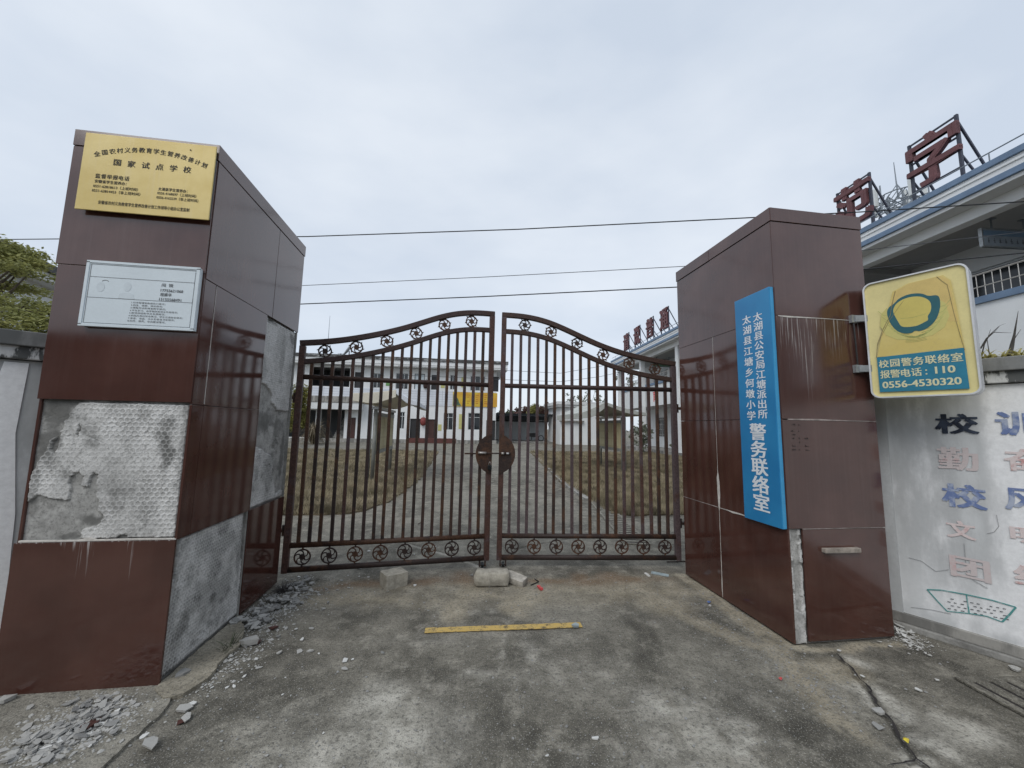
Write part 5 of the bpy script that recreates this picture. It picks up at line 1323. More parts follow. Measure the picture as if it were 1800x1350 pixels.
def limbs(mb, base, top, clumps, r0, seed, count=14):
    r = random.Random(seed); base, top = Vector(base), Vector(top)
    mid = [base.lerp(top, q) + Vector((r.uniform(-.05, .05), r.uniform(-.05, .05), 0)) for q in np.linspace(0, 1, 6)]
    mb.tube(mid, [r0 * (1 - .65 * q) for q in np.linspace(0, 1, 6)], 8, (0, 1, 0))
    for c in r.sample(clumps, min(count, len(clumps))):
        q = r.uniform(.35, 1.0); s_ = base.lerp(top, q); e = Vector(c[0]); m_ = s_.lerp(e, .5) + Vector((0, 0, .06 * (e - s_).length))
        mb.tube([s_, m_, e], [r0 * .42 * (1.2 - q), r0 * .22, r0 * .06], 6, (0, 1, 0))

def tree(name, label, c, rad, ncl, cr, nleaf, size, mat, base, r0, seed, flat=.6, group=None, cat='tree', extra=None):
    t = thing(name, label, cat, base, group); cl = clumpset(c, rad, ncl, cr, seed) + (extra or [])
    mb = MB(); limbs(mb, base, c, cl, r0, seed); mb.build('trunk', MAT['bark'], t, smooth=True)
    crown('crown', mat, t, cl, nleaf, size, flat, seed); return t
# layered olive green tree beyond the grey wall
t = thing('garden_tree', 'olive green tree with layered branches rising behind the grey boundary wall', 'tree', (-7.9, 6.9, 0))
cl = []
for (u, v, rx, rz, y) in ((5, 445, .55, .17, 6.9), (45, 462, .42, .14, 6.8), (60, 478, .30, .12, 6.6), (20, 470, .45, .13, 6.9), (70, 535, .32, .14, 6.2), (30, 540, .5, .16, 6.3), (85, 548, .22, .12, 6.1), (60, 560, .35, .13, 6.0), (20, 575, .5, .17, 5.9), (75, 578, .3, .13, 5.9), (0, 525, .4, .16, 6.3), (-30, 455, .5, .2, 7.0), (-50, 500, .6, .2, 7.0), (-40, 560, .6, .22, 6.3), (10, 595, .55, .16, 5.8), (60, 600, .45, .14, 5.8), (95, 565, .18, .10, 6.0), (22, 436, .30, .12, 6.9), (8, 440, .35, .14, 7.0), (40, 448, .3, .12, 6.8), (-20, 430, .45, .16, 7.2), (-90, 470, .7, .25, 7.4), (-110, 540, .7, .25, 7.0), (95, 600, .25, .12, 5.9), (40, 505, .34, .10, 7.3), (15, 500, .40, .12, 7.4)):
    p = at(u, v, 1, y)
    for j in range(3):
        cl.append(((p.x + random.uniform(-.5, .5) * rx, p.y + random.uniform(-.25, .25), p.z + random.uniform(-.4, .3) * rz), (rx * .62, .28, rz * .72)))
mb = MB(); limbs(mb, (-7.9, 6.9, 0), (-7.4, 6.6, 3.1), cl, .10, 4, 40); mb.build('trunk', MAT['bark'], t, smooth=True)
crown('crown', 'leaf olive', t, cl, 17000, .034, 1.2, 3, 1.6)
# columnar bush and dried spiky bush inside the yard
tree('evergreen_bush', 'yellow green columnar bush standing by the corner of the school building', (-10.2, 27.0, 2.2), np.array((.42, .5, 1.7)), 34, (.32, .32, .38), 6000, .10, 'leaf yellow green', (-10.2, 27.0, 0), .06, 21, .4, cat='bush')
t = thing('spiky_bush', 'dried spiky bush with drooping long leaves before the school staircase', 'bush', (-10.25, 30.0, 0))
P, D, Ls, Ws, Dr = [], [], [], [], []
for i in range(420):
    a = random.uniform(0, 6.28); e = random.uniform(.1, 1.45); h = random.uniform(.0, 1.2)
    P.append((-10.25 + .16 * math.cos(a), 30.0 + .16 * math.sin(a), h)); D.append((math.cos(a) * math.cos(e), math.sin(a) * math.cos(e), math.sin(e))); Ls.append(random.uniform(.8, 1.6)); Ws.append(random.uniform(.035, .07)); Dr.append(random.uniform(.3, 1.1))
V, Fq, tn = blades(P, D, Ls, Ws, Dr); soup('leaves', V, Fq, MAT['dry blade'], t, attrs=dict(tone=tn))
MB().tube([(-10.25, 30, 0), (-10.25, 30, 1.2)], .10, 8).build('stem', MAT['bark'], t)
# shrubs before the building with roof characters
tree('leafy_shrub', 'dark sparse shrub growing against the building with roof characters', (11.35, 22.4, 1.15), np.array((.75, .5, .9)), 26, (.26, .26, .24), 620, .12, 'leaf grey green', (11.35, 22.4, 0), .05, 33, .3, cat='bush')
for i, (x, y, lab) in enumerate(((12.35, 18.6, 'low dark plant before the barred windows near the gate'), (13.1, 21.2, 'low dark plant at the white column of the building'))):
    tree('garden_plant', lab, (x, y, .55), np.array((.5, .3, .35)), 10, (.16, .16, .14), 420, .10, 'leaf dark', (x, y, 0), .03, 40 + i, .3, cat='plant')
# trees beyond the yard
for i, (u, v, y, w, h, m, lab) in enumerate(((922, 726, 62, 2.0, 1.1, 'leaf red', 'reddish tree rising behind the dark carport roof'), (942, 722, 60, 1.4, 1.2, 'leaf yellow green', 'light green tree top next to the reddish tree behind the carport'), (965, 722, 58, 1.3, 1.2, 'leaf red', 'reddish bush top between carport and flat roofed white block'), (893, 732, 64, 2.0, .9, 'leaf dark', 'dark low tree behind the end of the school building'))):
    p = at(u, v, 1, y); tree('distant_tree', lab, (p.x, y, p.z - .2), np.array((w, 1.2, h)), 30, (.55, .55, .45), 2600, .26, m, (p.x, y, 0), .14, 50 + i, .4, 'trees beyond the school yard')
for i, (u, v, y, w, h, lab) in enumerate(((1010, 706, 52, 2.2, 1.2, 'thin bare looking tree above the flat roofed white block'), (1040, 704, 50, 2.0, 1.6, 'sparse tree above the roof of the grey notice shelter'), (1108, 672, 60, 3.2, 1.6, 'sparse tree seen between the white columns of the building'))):
    p = at(u, v, 1, y); tree('sparse_tree', lab, (p.x, y, p.z), np.array((w, 1.0, h)), 24, (.32, .32, .28), 300, .20, 'leaf grey green', (p.x, y, 0), .12, 60 + i, .3, 'sparse trees beyond the school yard')
# dry weeds on the driveway
for (u, v, n, h, m, lab, nm) in ((402, 1143, 34, .13, 'leaf dark', 'small dark grass tuft at the edge of the tan mortar skirt', 'grass_tuft'), (497, 1040, 130, .10, 'dead leaf', 'dried grey weed at the corner of the pillar by the gate', 'dry_weed')):
    x, y = G(u, v); x = max(x, -1.50); t = thing(nm, lab, 'weed', (x, y, .0))
    P, D, Ls, Ws, Dr = [], [], [], [], []
    for i in range(n):
        a = random.uniform(0, 6.28); e = random.uniform(.1, 1.2); P.append((x + random.gauss(0, .02), y + random.gauss(0, .02), .005)); D.append((math.cos(a) * math.cos(e), math.sin(a) * math.cos(e), math.sin(e))); Ls.append(random.uniform(.5, 1.2) * h); Ws.append(.005); Dr.append(random.uniform(.1, .5))
    V, Fq, tn = blades(P, D, Ls, Ws, Dr); soup('blades', V, Fq, MAT[m], t, attrs=dict(tone=tn))
# pale plant growing on the white wall
pw = WP + WD * 1.42; t = thing('wall_plant', 'pale yellow plant with dead grey blades growing on top of the white wall', 'plant', (pw.x, pw.y, 2.05))
P, D, Ls, Ws, Dr = [], [], [], [], []
for i in range(190):
    a = random.uniform(0, 6.28); e = random.uniform(.25, 1.25); q = 1.10 + random.random() * .36
    p = WP + WD * q + Vector((random.gauss(0, .015), random.gauss(0, .015), 0)) - WN * .03
    P.append((p.x, p.y, 2.05)); D.append((math.cos(a) * math.cos(e), math.sin(a) * math.cos(e), math.sin(e))); Ls.append(random.uniform(.07, .16)); Ws.append(random.uniform(.012, .022)); Dr.append(random.uniform(.3, .9))
V, Fq, tn = blades(P, D, Ls, Ws, Dr); soup('leaves', V, Fq, MAT['pale yellow leaf'], t, attrs=dict(tone=tn))
def wp3(u, v): 
    p = onplane(u, v, (3.5, 2.76, 0) , (WN.x, WN.y, 0)); return tuple(p - WN * .03)
mb = MB()
mb.tube([wp3(1774, 624), wp3(1778, 606), wp3(1782, 588), wp3(1789, 545)], [.014, .012, .007, .001], 6); mb.tube([wp3(1780, 598), wp3(1794, 577)], [.003, .0008], 5)
mb.tube([wp3(1724, 625), wp3(1729, 604), wp3(1738, 588), wp3(1755, 572)], [.004, .004, .003, .001], 5); mb.tube([wp3(1722, 612), wp3(1733, 594), wp3(1746, 583), wp3(1777, 584)], [.005, .005, .003, .001], 5)
mb.tube([wp3(1738, 622), wp3(1734, 596), wp3(1740, 578)], [.003, .002, .001], 5); mb.tube([wp3(1746, 583), wp3(1757, 571), wp3(1767, 567)], [.002, .001, .0006], 5)
mb.build('dead_blades', MAT['dead leaf'], t)
# ------------------------------------------------------------------ two storey school building across the yard
FY = 34.0
def fx(u, y=FY): return at(u, 700, 1, y).x
def fz(u, v, y=FY): return at(u, v, 1, y).z
def rect(u0, v0, u1, v1): return (fx(u0), fx(u1), fz((u0 + u1) / 2, v1), fz((u0 + u1) / 2, v0))
sb = thing('school_building', 'white two storey school building with a yellow banner across the yard', 'building', (-5.5, 38, 0))
BX0, BX1 = -17.0, 3.45
up = [(-14.9, -13.75, 4.75, 6.1), (-12.30, -9.10, 4.62, 6.25)] + [rect(*q) for q in ((621, 654, 634, 684), (654, 656, 668, 682), (694, 656, 716, 684), (727, 657, 745, 684), (757, 659, 769, 685), (790, 659, 800, 685), (826, 661, 852, 687), (858, 662, 876, 688))]
lo = [(-16.5, -11.6, .35, 2.6), rect(566, 718, 608, 773), rect(615, 734, 628, 772), rect(704, 724, 713, 754), rect(723, 736, 741, 773), rect(754, 737, 766, 772), rect(781, 726, 798, 756), rect(824, 726, 845, 756), rect(856, 739, 872, 775)]
lo = [(a, b, max(c, .30), d) for a, b, c, d in lo]
mb = MB(); wall_holes(mb, BX0, BX1, .30, 3.22, FY, .24, lo); wall_holes(mb, BX0, BX1, 4.55, 6.40, FY, .24, [(a, b, max(c, 4.56), d) for a, b, c, d in up])
mb.build('front_wall', MAT['white wall'], sb)
MB().box(BX0, BX1, FY - .05, FY + .24, 3.22, 4.55).build('tiled_band', MAT['white tile band'], sb)
mb = MB(); mb.box(BX0, BX0 + .2, FY + .24, FY + 8, 0, 6.9); mb.box(BX1 - .2, BX1, FY + .24, FY + 8, 0, 6.9); mb.box(BX0, BX1, FY + 7.8, FY + 8, 0, 6.9); mb.build('side_wall', MAT['white wall aged'], sb)
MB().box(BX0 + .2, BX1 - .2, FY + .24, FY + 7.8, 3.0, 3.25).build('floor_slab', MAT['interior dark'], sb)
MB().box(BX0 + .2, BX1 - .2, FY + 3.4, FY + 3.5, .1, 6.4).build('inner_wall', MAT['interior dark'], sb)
MB().box(BX0 - .8, BX1 + .85, FY - .85, FY + 8.8, 6.42, 6.62).build('roof_slab', MAT['soffit'], sb)
MB().box(BX0 - .8, BX1 + .85, FY - .88, FY + 8.8, 6.62, 6.95).build('fascia', MAT['white wall'], sb)
MB().box(BX0 - .85, BX1 + .90, FY - .95, FY + 8.9, 6.95, 7.22).build('roof_edge', MAT['roof edge'], sb)
MB().box(BX0, BX1 + .05, FY - .5, FY + .24, .0, .30).build('plinth', MAT['footing concrete'], sb)
MB().box(fx(720), fx(804), FY - .53, FY - .02, .02, .42).build('dark_red_plinth', MAT['red plinth'], sb)
# entrance canopy slab by the stairs
MB().box(-13.2, fx(640), FY - 1.0, FY - .05, 2.66, 3.22).build('canopy', MAT['white wall aged'], sb, bevel=.03)
MB().box(-13.25, fx(640) + .05, FY - 1.05, FY - .06, 3.22, 3.74).build('canopy_upstand', MAT['footing concrete'], sb, bevel=.03)
def window(h, mul=1, tr=.72):
    a, b, c, d = h; y = FY + .12; w = .05
    mb = MB(); mb.box(a, b, y - .03, y + .03, c, c + w); mb.box(a, b, y - .03, y + .03, d - w, d); mb.box(a, a + w, y - .03, y + .03, c + w, d - w); mb.box(b - w, b, y - .03, y + .03, c + w, d - w)
    for i in range(mul): xm = a + (b - a) * (i + 1) / (mul + 1); mb.box(xm - w / 2, xm + w / 2, y - .029, y + .029, c + w, d - w)
    if tr: zt_ = c + (d - c) * tr; mb.box(a + w, b - w, y - .028, y + .028, zt_ - .02, zt_ + .02)
    f = mb.build('window', MAT['window frame'], sb)
    MB().box(a + .01, b - .01, y + .005, y + .015, c + .01, d - .01).build('pane', MAT['glass'], f)
def door(h, mat):
    a, b, c, d = h; y = FY + .12
    mb = MB(); mb.box(a + .05, b - .05, y, y + .05, c, d - .05); f = mb.build('door', MAT[mat], sb)
    mb = MB(); mb.box(a, a + .05, y - .02, y + .06, c, d); mb.box(b - .05, b, y - .02, y + .06, c, d); mb.box(a + .05, b - .05, y - .02, y + .06, d - .05, d); mb.build('frame', MAT['door dark'], f)
for h in (up[0], up[3], up[4], up[7], up[8]): window(h, 1 if h[1] - h[0] < .8 else 2, 0)
for h, m in ((up[2], 'door dark'), (up[5], 'notice white'), (up[6], 'door dark'), (up[9], 'door dark')): door(h, m)
for h in (lo[3], lo[6], lo[7]): window(h, 1, .74)
for h, m in ((lo[2], 'door brown'), (lo[4], 'door dark'), (lo[5], 'door brown'), (lo[8], 'door dark')): door(h, m)
mb = MB()
for i in range(11): mb.box(lo[1][0] + .9, lo[1][1] - .1, FY + .6 + .26 * i, FY + 3.39, .30 + .155 * i, .30 + .155 * (i + 1))
mb.build('staircase', MAT['footing concrete'], sb)
# things fixed on the facade
def flat(name, label, cat, q, mat, y=FY, th=.02, parts=None):
    a, b, c, d = rect(*q); t = thing(name, label, cat, ((a + b) / 2, y - .01, c)); MB().box(a, b, y - .012 - th, y - .012, c, d).build('sheet', MAT[mat], t); return t, (a, b, c, d)
flat('wall_poster', 'green poster between two upper windows of the school building', 'poster', (677, 668, 684, 678), 'poster green')
flat('wall_poster', 'yellow poster on the upper storey right of a dark door', 'poster', (774, 674, 781, 682), 'poster yellow')['label' if 0 else 0]['label'] = 'yellow poster on the upper storey between a dark door and a window'
flat('wall_poster', 'yellow green tall poster on the upper storey above the banner', 'poster', (810, 663, 816, 681), 'poster yellow')
flat('wall_poster', 'yellow poster near the upper window at the far end of the school', 'poster', (504, 662, 509, 674), 'poster yellow')
flat('wall_poster', 'square yellow poster beside the brown ground floor door', 'poster', (772, 746, 778, 757), 'poster yellow')
flat('wall_poster', 'tall yellow poster between two ground floor windows', 'poster', (808, 728, 813, 754), 'poster yellow')
t, (a, b, c, d) = flat('banner', 'yellow and orange banner hung on the tiled band of the school building', 'banner', (796, 690, 874, 715), 'banner', FY - .05, .02)
mb = MB()
for i in range(7):
    for r_ in range(5):
        x = a + .85 + i * .38; z = d - .22 - r_ * .18
        if random.random() < .85 and x < b - .3: mb.box(x, x + random.uniform(.16, .28), FY - .088, FY - .083, z - .055, z)
mb.build('print', MAT['banner print'], t)
mb = MB(); mb.prism([(0, 0), (.75, 0), (.55, .25), (.42, .62), (.12, .9), (0, 1.0)], (a + .03, FY - .083, c + .05), (1, 0, 0), (0, 0, 1), (0, -1, 0), .004); mb.build('picture', MAT['banner picture'], t)
for u, v, lab in ((746, 741, 'red lantern hanging beside the dark ground floor door'), (748, 676, 'dark lantern hanging on the upper storey above the red one')):
    x, z = fx(u), fz(u, v); t = thing('wall_lantern', lab, 'lantern', (x, FY - .2, z))
    MB().tube([(x, FY - .2, z + dz) for dz in (-.36, -.3, 0, .3, .36)], [.08, .2, .26, .2, .08], 10).build('shade', MAT['lantern red' if v > 700 else 'gate iron'], t, smooth=True)
    MB().tube([(x, FY - .2, z + .34), (x, FY - .02, z + .5)], .012, 5).build('hook', MAT['cable'], t)
# mast and dish on the roof
x, z = at(575, 626, 1, FY + 1).x, 7.2; p = at(580, 555, 1, FY + 1)
t = thing('roof_mast', 'thin leaning lightning mast on the school roof', 'mast', (x, FY + 1, 7.2)); MB().tube([(x, FY + 1, 7.2), tuple(p)], [.035, .012], 6).build('pole', MAT['antenna steel'], t)
c_ = at(609, 616, 1, FY + 1.5); t = thing('satellite_dish', 'grey satellite dish tilted on the school roof', 'satellite dish', (c_.x + .2, FY + 1.5, 7.2))
ax = Vector((-.80, -.35, .48)).normalized(); e1 = ax.orthogonal().normalized(); e2 = ax.cross(e1); vs, fs = [], []
for i in range(7):
    for j in range(20): rr = .75 * i / 6; q = 2 * math.pi * j / 20; vs.append(c_ + Vector((.25, 0, 0)) + e1 * rr * math.cos(q) + e2 * rr * math.sin(q) + ax * .22 * (i / 6) ** 2)
for i in range(6):
    for j in range(20): fs.append((i * 20 + j, i * 20 + (j + 1) % 20, (i + 1) * 20 + (j + 1) % 20, (i + 1) * 20 + j))
mb = MB(); mb.add(vs, fs); o = mb.build('dish', MAT['galvanised steel'], t, smooth=True, fix=False); o.modifiers.new('thick', 'SOLIDIFY').thickness = .02
MB().tube([(c_.x + .25, FY + 1.5, 7.2), tuple(c_ + Vector((.25, 0, -.05)))], .05, 8).build('post', MAT['antenna steel'], t)
x, _, z = at(599, 622, 1, FY + 1); t = thing('roof_antenna', 'small antenna with short cross bars beside the satellite dish', 'antenna', (x, FY + 1, 7.2))
MB().tube([(x, FY + 1, 7.2), (x, FY + 1, z + .05)], .04, 6).build('pole', MAT['antenna steel'], t); MB().bar((x - .25, FY + 1, z), (x + .25, FY + 1, z), .04).build('cross_bar', MAT['antenna steel'], t)

# ------------------------------------------------------------------ building with characters on its roof (frame: o into the building, s along it)
th = R(4.5); BN = Vector((math.cos(th), -math.sin(th), 0)); BD = Vector((math.sin(th), math.cos(th), 0)); B0 = Vector((10.57, 0, 0))
BM = Matrix(((BN.x, BD.x, 0, B0.x), (BN.y, BD.y, 0, B0.y), (0, 0, 1, 0), (0, 0, 0, 1)))
S0, S1 = 1.0, 31.2
rb = thing('classroom_building', 'white building with blue trimmed eaves and red characters on its roof', 'building', tuple(BM @ Vector((5, 16, 0))))
def bx(name, o0, o1, s0, s1, z0, z1, mat, bevel=0.0, parent=None):
    return MB(BM).box(o0, o1, s0, s1, z0, z1).build(name, MAT[mat], parent or rb, bevel=bevel)
bx('roof_edge', -.05, 9.2, S0, S1, 7.17, 7.31, 'blue trim', .01)
bx('fascia', 0, 9.1, S0, S1 - .05, 6.93, 7.168, 'white wall'); bx('fascia_ledge', -.025, .2, S0, S1 - .04, 7.05, 7.10, 'white wall', .01)
bx('fascia_band', -.035, .5, S0, S1 - .02, 6.79, 6.93, 'blue trim', .01)
bx('soffit', 0.02, .46, S0, S1 - .06, 6.70, 6.788, 'soffit')
bx('eave_beam', .455, .75, S0, S1 - .1, 6.44, 6.80, 'white wall')
bx('corridor_ceiling', .75, 2.7, S0, S1 - .1, 6.62, 6.80, 'corridor ceiling')
mb = MB(BM)
for s in (4.6, 10.0, 15.4, 20.8, 26.2): mb.box(.74, 2.6, s - .12, s + .12, 6.45, 6.63)
mb.build('ceiling_beam', MAT['corridor ceiling'], rb)
for s in (4.6, 10.0, 15.4, 20.8, 26.2, 30.9): bx('column', .50, .82, s - .16, s + .16, 0, 6.45, 'white wall', .01)
bx('balcony_wall', .86, 1.0, S0, S1 - .35, 3.14, 4.56, 'white wall'); bx('balcony_sill', .80, 1.06, S0, S1 - .35, 4.56, 4.72, 'blue trim', .01)
bx('floor_slab', 1.0, 8.9, S0, S1 - .2, 3.1, 3.3, 'corridor ceiling')
bx('corridor_floor', .45, 8.9, S0, S1, .0, .22, 'footing concrete')
# inner wall with its windows and doors
WM = BM @ Matrix(((0, 1, 0, 0), (1, 0, 0, 0), (0, 0, 1, 0), (0, 0, 0, 1)))     # local x along the building, local y into it
hs = []; dr = []
for s in np.arange(3.2, 30, 2.7):
    hs += [(s - .75, s + .75, .98, 2.45), (s - 1.2, s + 1.2, 3.95, 5.95)]  # upper windows widened; their dark glass stands in for deep corridor shade
dr = [(24.0, 25.0, .22, 2.35), (12.9, 13.9, .22, 2.35), (24.0, 25.0, 3.30, 5.45), (12.9, 13.9, 3.30, 5.45)]
hs = [h for h in hs if not any(h[0] < d[1] and h[1] > d[0] and h[2] < d[3] and h[3] > d[2] for d in dr)]
mb = MB(WM); wall_holes(mb, S0, S1 - .3, .22, 3.1, 2.6, .22, hs + dr); wall_holes(mb, S0, S1 - .3, 3.30, 6.62, 2.6, .22, hs + dr); mb.build('inner_wall', MAT['white wall'], rb)
for a, b, c, d in hs:
    y = 2.70; w = .05; mb = MB(WM)
    mb.box(a, b, y - .03, y + .03, c, c + w); mb.box(a, b, y - .03, y + .03, d - w, d); mb.box(a, a + w, y - .03, y + .03, c + w, d - w); mb.box(b - w, b, y - .03, y + .03, c + w, d - w); mb.box((a + b) / 2 - .03, (a + b) / 2 + .03, y - .028, y + .028, c + w, d - w)
    f = mb.build('window', MAT['window frame'], rb)
    MB(WM).box(a + .01, b - .01, y + .01, y + .02, c + .01, d - .01).build('pane', MAT['glass'], f)
    if c < 3:
        mb = MB(WM)
        for i in range(6): x = a + (b - a) * (i + .5) / 6; mb.box(x - .008, x + .008, y - .11, y - .095, c, d)
        for i in range(4): z = c + (d - c) * (i + .5) / 4; mb.box(a, b, y - .112, y - .093, z - .01, z + .01)
        mb.build('bars', MAT['railing steel'], f)
for a, b, c, d in dr:
    f = MB(WM).box(a + .05, b - .05, 2.70, 2.75, c, d - .05).build('door', MAT['door dark'], rb)
    mb = MB(WM); mb.box(a, a + .05, 2.66, 2.76, c, d); mb.box(b - .05, b, 2.66, 2.76, c, d); mb.box(a + .05, b - .05, 2.66, 2.76, d - .05, d); mb.build('frame', MAT['window frame'], f)
mb = MB(BM); mb.box(2.82, 8.9, S0, S0 + .2, 0, 7.0); mb.box(2.82, 8.9, S1 - .5, S1 - .3, 0, 7.0); mb.box(8.7, 8.9, S0, S1 - .3, 0, 7.0); mb.build('outer_wall', MAT['white wall aged'], rb)
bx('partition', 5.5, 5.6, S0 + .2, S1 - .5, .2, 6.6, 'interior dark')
# balcony railing, kept as one part of the building
mb = MB(BM)
for z in (4.98, 5.28): mb.tube([(.93, S0, z), (.93, S1 - .5, z)], .022 if z > 5 else .014, 6, (1, 0, 0))
for s in np.arange(S0 + .1, S1 - .5, .145): mb.tube([(.93, s, 4.72), (.93, s, 5.28)], .009, 4, (1, 0, 0))
mb.build('railing', MAT['railing steel'], rb)
mb = MB(BM)
mb.tube([(.02, S0, 7.52), (.02, S1 - .2, 7.52)], .014, 6, (1, 0, 0))
for s in np.arange(S0 + .3, S1, 1.6): mb.tube([(.02, s, 7.31), (.02, s, 7.52)], .012, 5, (1, 0, 0))
mb.build('roof_rail', MAT['antenna steel'], rb)
for s, c_ in ((24.6, '育'), (21.9, '本'), (19.6, '小')):
    mb = MB(); char(mb, c_, BM @ Vector((.852, s, 3.78)), -BD, UZ, 0, 0, .62, .80, .04); mb.build('painted_character', MAT['paint red'], rb)
# characters standing on the roof
def roofchar(c_, s, label):
    t = thing('roof_character_sign', label, 'sign', tuple(BM @ Vector((.15, s, 7.31))), 'red characters standing on the roof edge')
    w = .50; z0, z1 = 7.62, 8.90
    mb = MB(BM)
    for q in (-w, w): mb.bar((.18, s + q, 7.31), (.18, s + q, z1 + .03), .055, .055, (1, 0, 0))
    for z in (z1, (z0 + z1) / 2 + .12, z0 + .02): mb.bar((.18, s - w, z), (.18, s + w, z), .035, .035, (1, 0, 0))
    for q in (-w, w): mb.bar((.2, s + q, z1 - .16), (.95, s + q, 7.33), .04, .04, (0, 1, 0)); mb.bar((.2, s + q, z0 + .3), (.62, s + q, 7.33), .035, .035, (0, 1, 0))
    mb.build('frame', MAT['dark sign steel'], t)
    v, f, (a0, a1, b0, b1) = glyphs(c_, .030); mb = MB()
    O = BM @ Vector((.145, s, (z0 + z1) / 2)); ca, cb = (a0 + a1) / 2, (b0 + b1) / 2; sx = 1.10 / (a1 - a0); sz = 1.30 / (b1 - b0)
    mb.add([O - BD * ((a - ca) * sx) + UZ * ((b - cb) * sz) - BN * (.004 * i) for a, b, i in v], f)
    o = mb.build('character', MAT['sign letter red'], t); m_ = o.modifiers.new('thick', 'SOLIDIFY'); m_.thickness = .10; m_.offset = 0
    return t
for c_, s, lab in (('请', 27.9, 'red roof character sign at the far end of the roof row'), ('说', 25.75, 'second red roof character sign from the far end of the roof row'), ('普', 23.55, 'third red roof character sign from the far end, tall and dense'), ('通', 21.45, 'fourth red roof character sign, the one close beside the top of the whole pillar'),
                   ('范', 9.22, 'red roof character sign partly behind the top of the whole pillar'), ('字', 7.17, 'largest red roof character sign with a dot on top and a hooked foot')): roofchar(c_, s, lab)
# class signs hung under the ceiling
def class_sign(label, s, o0, o1, z0, z1, m1, m2, blank=False):
    t = thing('hanging_class_sign', label, 'sign', tuple(BM @ Vector(((o0 + o1) / 2, s, z0))))
    MB(BM).box(o0, o1, s - .02, s + .02, z0, z1).build('board', MAT[m1], t)
    MB(BM).box(o0 + .03, o1 - .03, s - .026, s - .02, z0 + (z1 - z0) * .62, z1 - .03).build('stripe', MAT[m2], t)
    mb = MB(BM); mb.box(o0 - .03, o0, s - .035, s + .035, z0 - .02, z1 + .02); mb.box(o1, o1 + .03, s - .035, s + .035, z0 - .02, z1 + .02); mb.box(o0, o1, s - .03, s + .03, z0 - .035, z0); mb.box(o0, o1, s - .03, s + .03, z1, z1 + .03); mb.build('border', MAT['galvanised steel'], t)
    mb = MB(BM)
    for q in (.2, .8): o_ = o0 + (o1 - o0) * q; mb.tube([(o_, s, z1 + .03), (o_, s, 6.615)], .02, 6, (0, 1, 0)); mb.box(o_ - .10, o_ + .10, s - .04, s + .04, 6.60, 6.622)
    mb.build('hanger', MAT['antenna steel'], t)
    mb = MB(BM); n = 9
    for i in range(n):
        if not blank:
            o_ = o0 + (o1 - o0) * (i + .8) / (n + .7); mb.box(o_, o_ + .05, s - .0235, s - .0205, z0 + .12, z0 + .135); mb.box(o_ + .02, o_ + .032, s - .0235, s - .0205, z0 + .07, z0 + .19); mb.box(o_ + random.uniform(-.01, .02), o_ + random.uniform(.04, .07), s - .0235, s - .0205, z0 + .085, z0 + .097)
    if not blank: mb.build('faded_print', MAT['lettering faded black'], t)
class_sign('pale blue class sign hanging from the corridor ceiling above the light box', 7.0, .93, 2.35, 5.93, 6.33, 'class sign board', 'class sign blue')
class_sign('green class sign hanging under the eaves beside the whole pillar', 19.3, .95, 2.0, 5.75, 6.28, 'class sign green', 'class sign board', True)
class_sign('long green class sign farther along the corridor ceiling', 25.2, 1.0, 2.5, 5.95, 6.30, 'class sign green', 'class sign green', True)
# wall box on the column by the gate
# ------------------------------------------------------------------ flat white block, carport, motorbike
t = thing('flat_roofed_block', 'small flat roofed white block between carport and classroom building', 'building', (11.4, 36.5, 0))
MB().box(9.45, 13.3, 34.3, 39, 0, 3.45).build('wall', MAT['white wall'], t); MB().box(9.1, 13.5, 33.9, 39.3, 3.45, 3.62).build('eave', MAT['white wall aged'], t); MB().box(9.0, 13.6, 33.8, 39.4, 3.62, 3.92).build('roof', MAT['white wall aged'], t, bevel=.02)
MB().box(9.3, 11.6, 34.0, 34.3, 2.08, 2.2).build('ledge', MAT['footing concrete'], t, bevel=.02)
t = thing('garden_house', 'low white house with a dark window behind the grey notice shelter', 'building', (15.2, 41, 0))
MB().box(13.6, 17.5, 39.5, 44, 0, 3.6).build('wall', MAT['white wall aged'], t); MB().box(13.4, 17.7, 39.2, 44.2, 3.6, 3.8).build('roof', MAT['roof edge'], t); f = MB().box(13.9, 14.9, 39.46, 39.5, 1.5, 2.7).build('window', MAT['window frame'], t); MB().box(13.96, 14.84, 39.44, 39.46, 1.56, 2.64).build('pane', MAT['glass'], f)
t = thing('carport', 'dark corrugated carport with a grey back wall at the end of the yard', 'carport', (6.6, 40, 0))
mb = MB(); us = np.linspace(3.6, 10.2, 100); zz = [.035 * math.sin(i * 1.9) for i in range(100)]
mb.prism([(u, 2.62 + q) for u, q in zip(us, zz)] + [(u, 2.57 + q) for u, q in zip(us[::-1], zz[::-1])], (0, 37.2, .22), (1, 0, 0), (0, 0, 1), (0, 1, -0.11), 5.0); mb.build('roof', MAT['carport metal'], t)
mb = MB(); mb.box(3.6, 10.2, 37.25, 37.33, 2.60, 2.76); mb.box(3.6, 10.2, 41.8, 41.9, 2.1, 2.24); mb.build('beam', MAT['carport metal'], t)
for x in (6.95, 9.6): MB().tube([(x, 37.3, 0), (x, 37.3, 2.6)], .04, 8).build('post', MAT['galvanised steel'], t)
MB().box(3.5, 9.9, 42.2, 42.4, 0, 2.2).build('back_wall', MAT['white wall aged'], t); MB().box(3.5, 10, 36.8, 42.2, 0, .12).build('floor', MAT['footing concrete'], t)
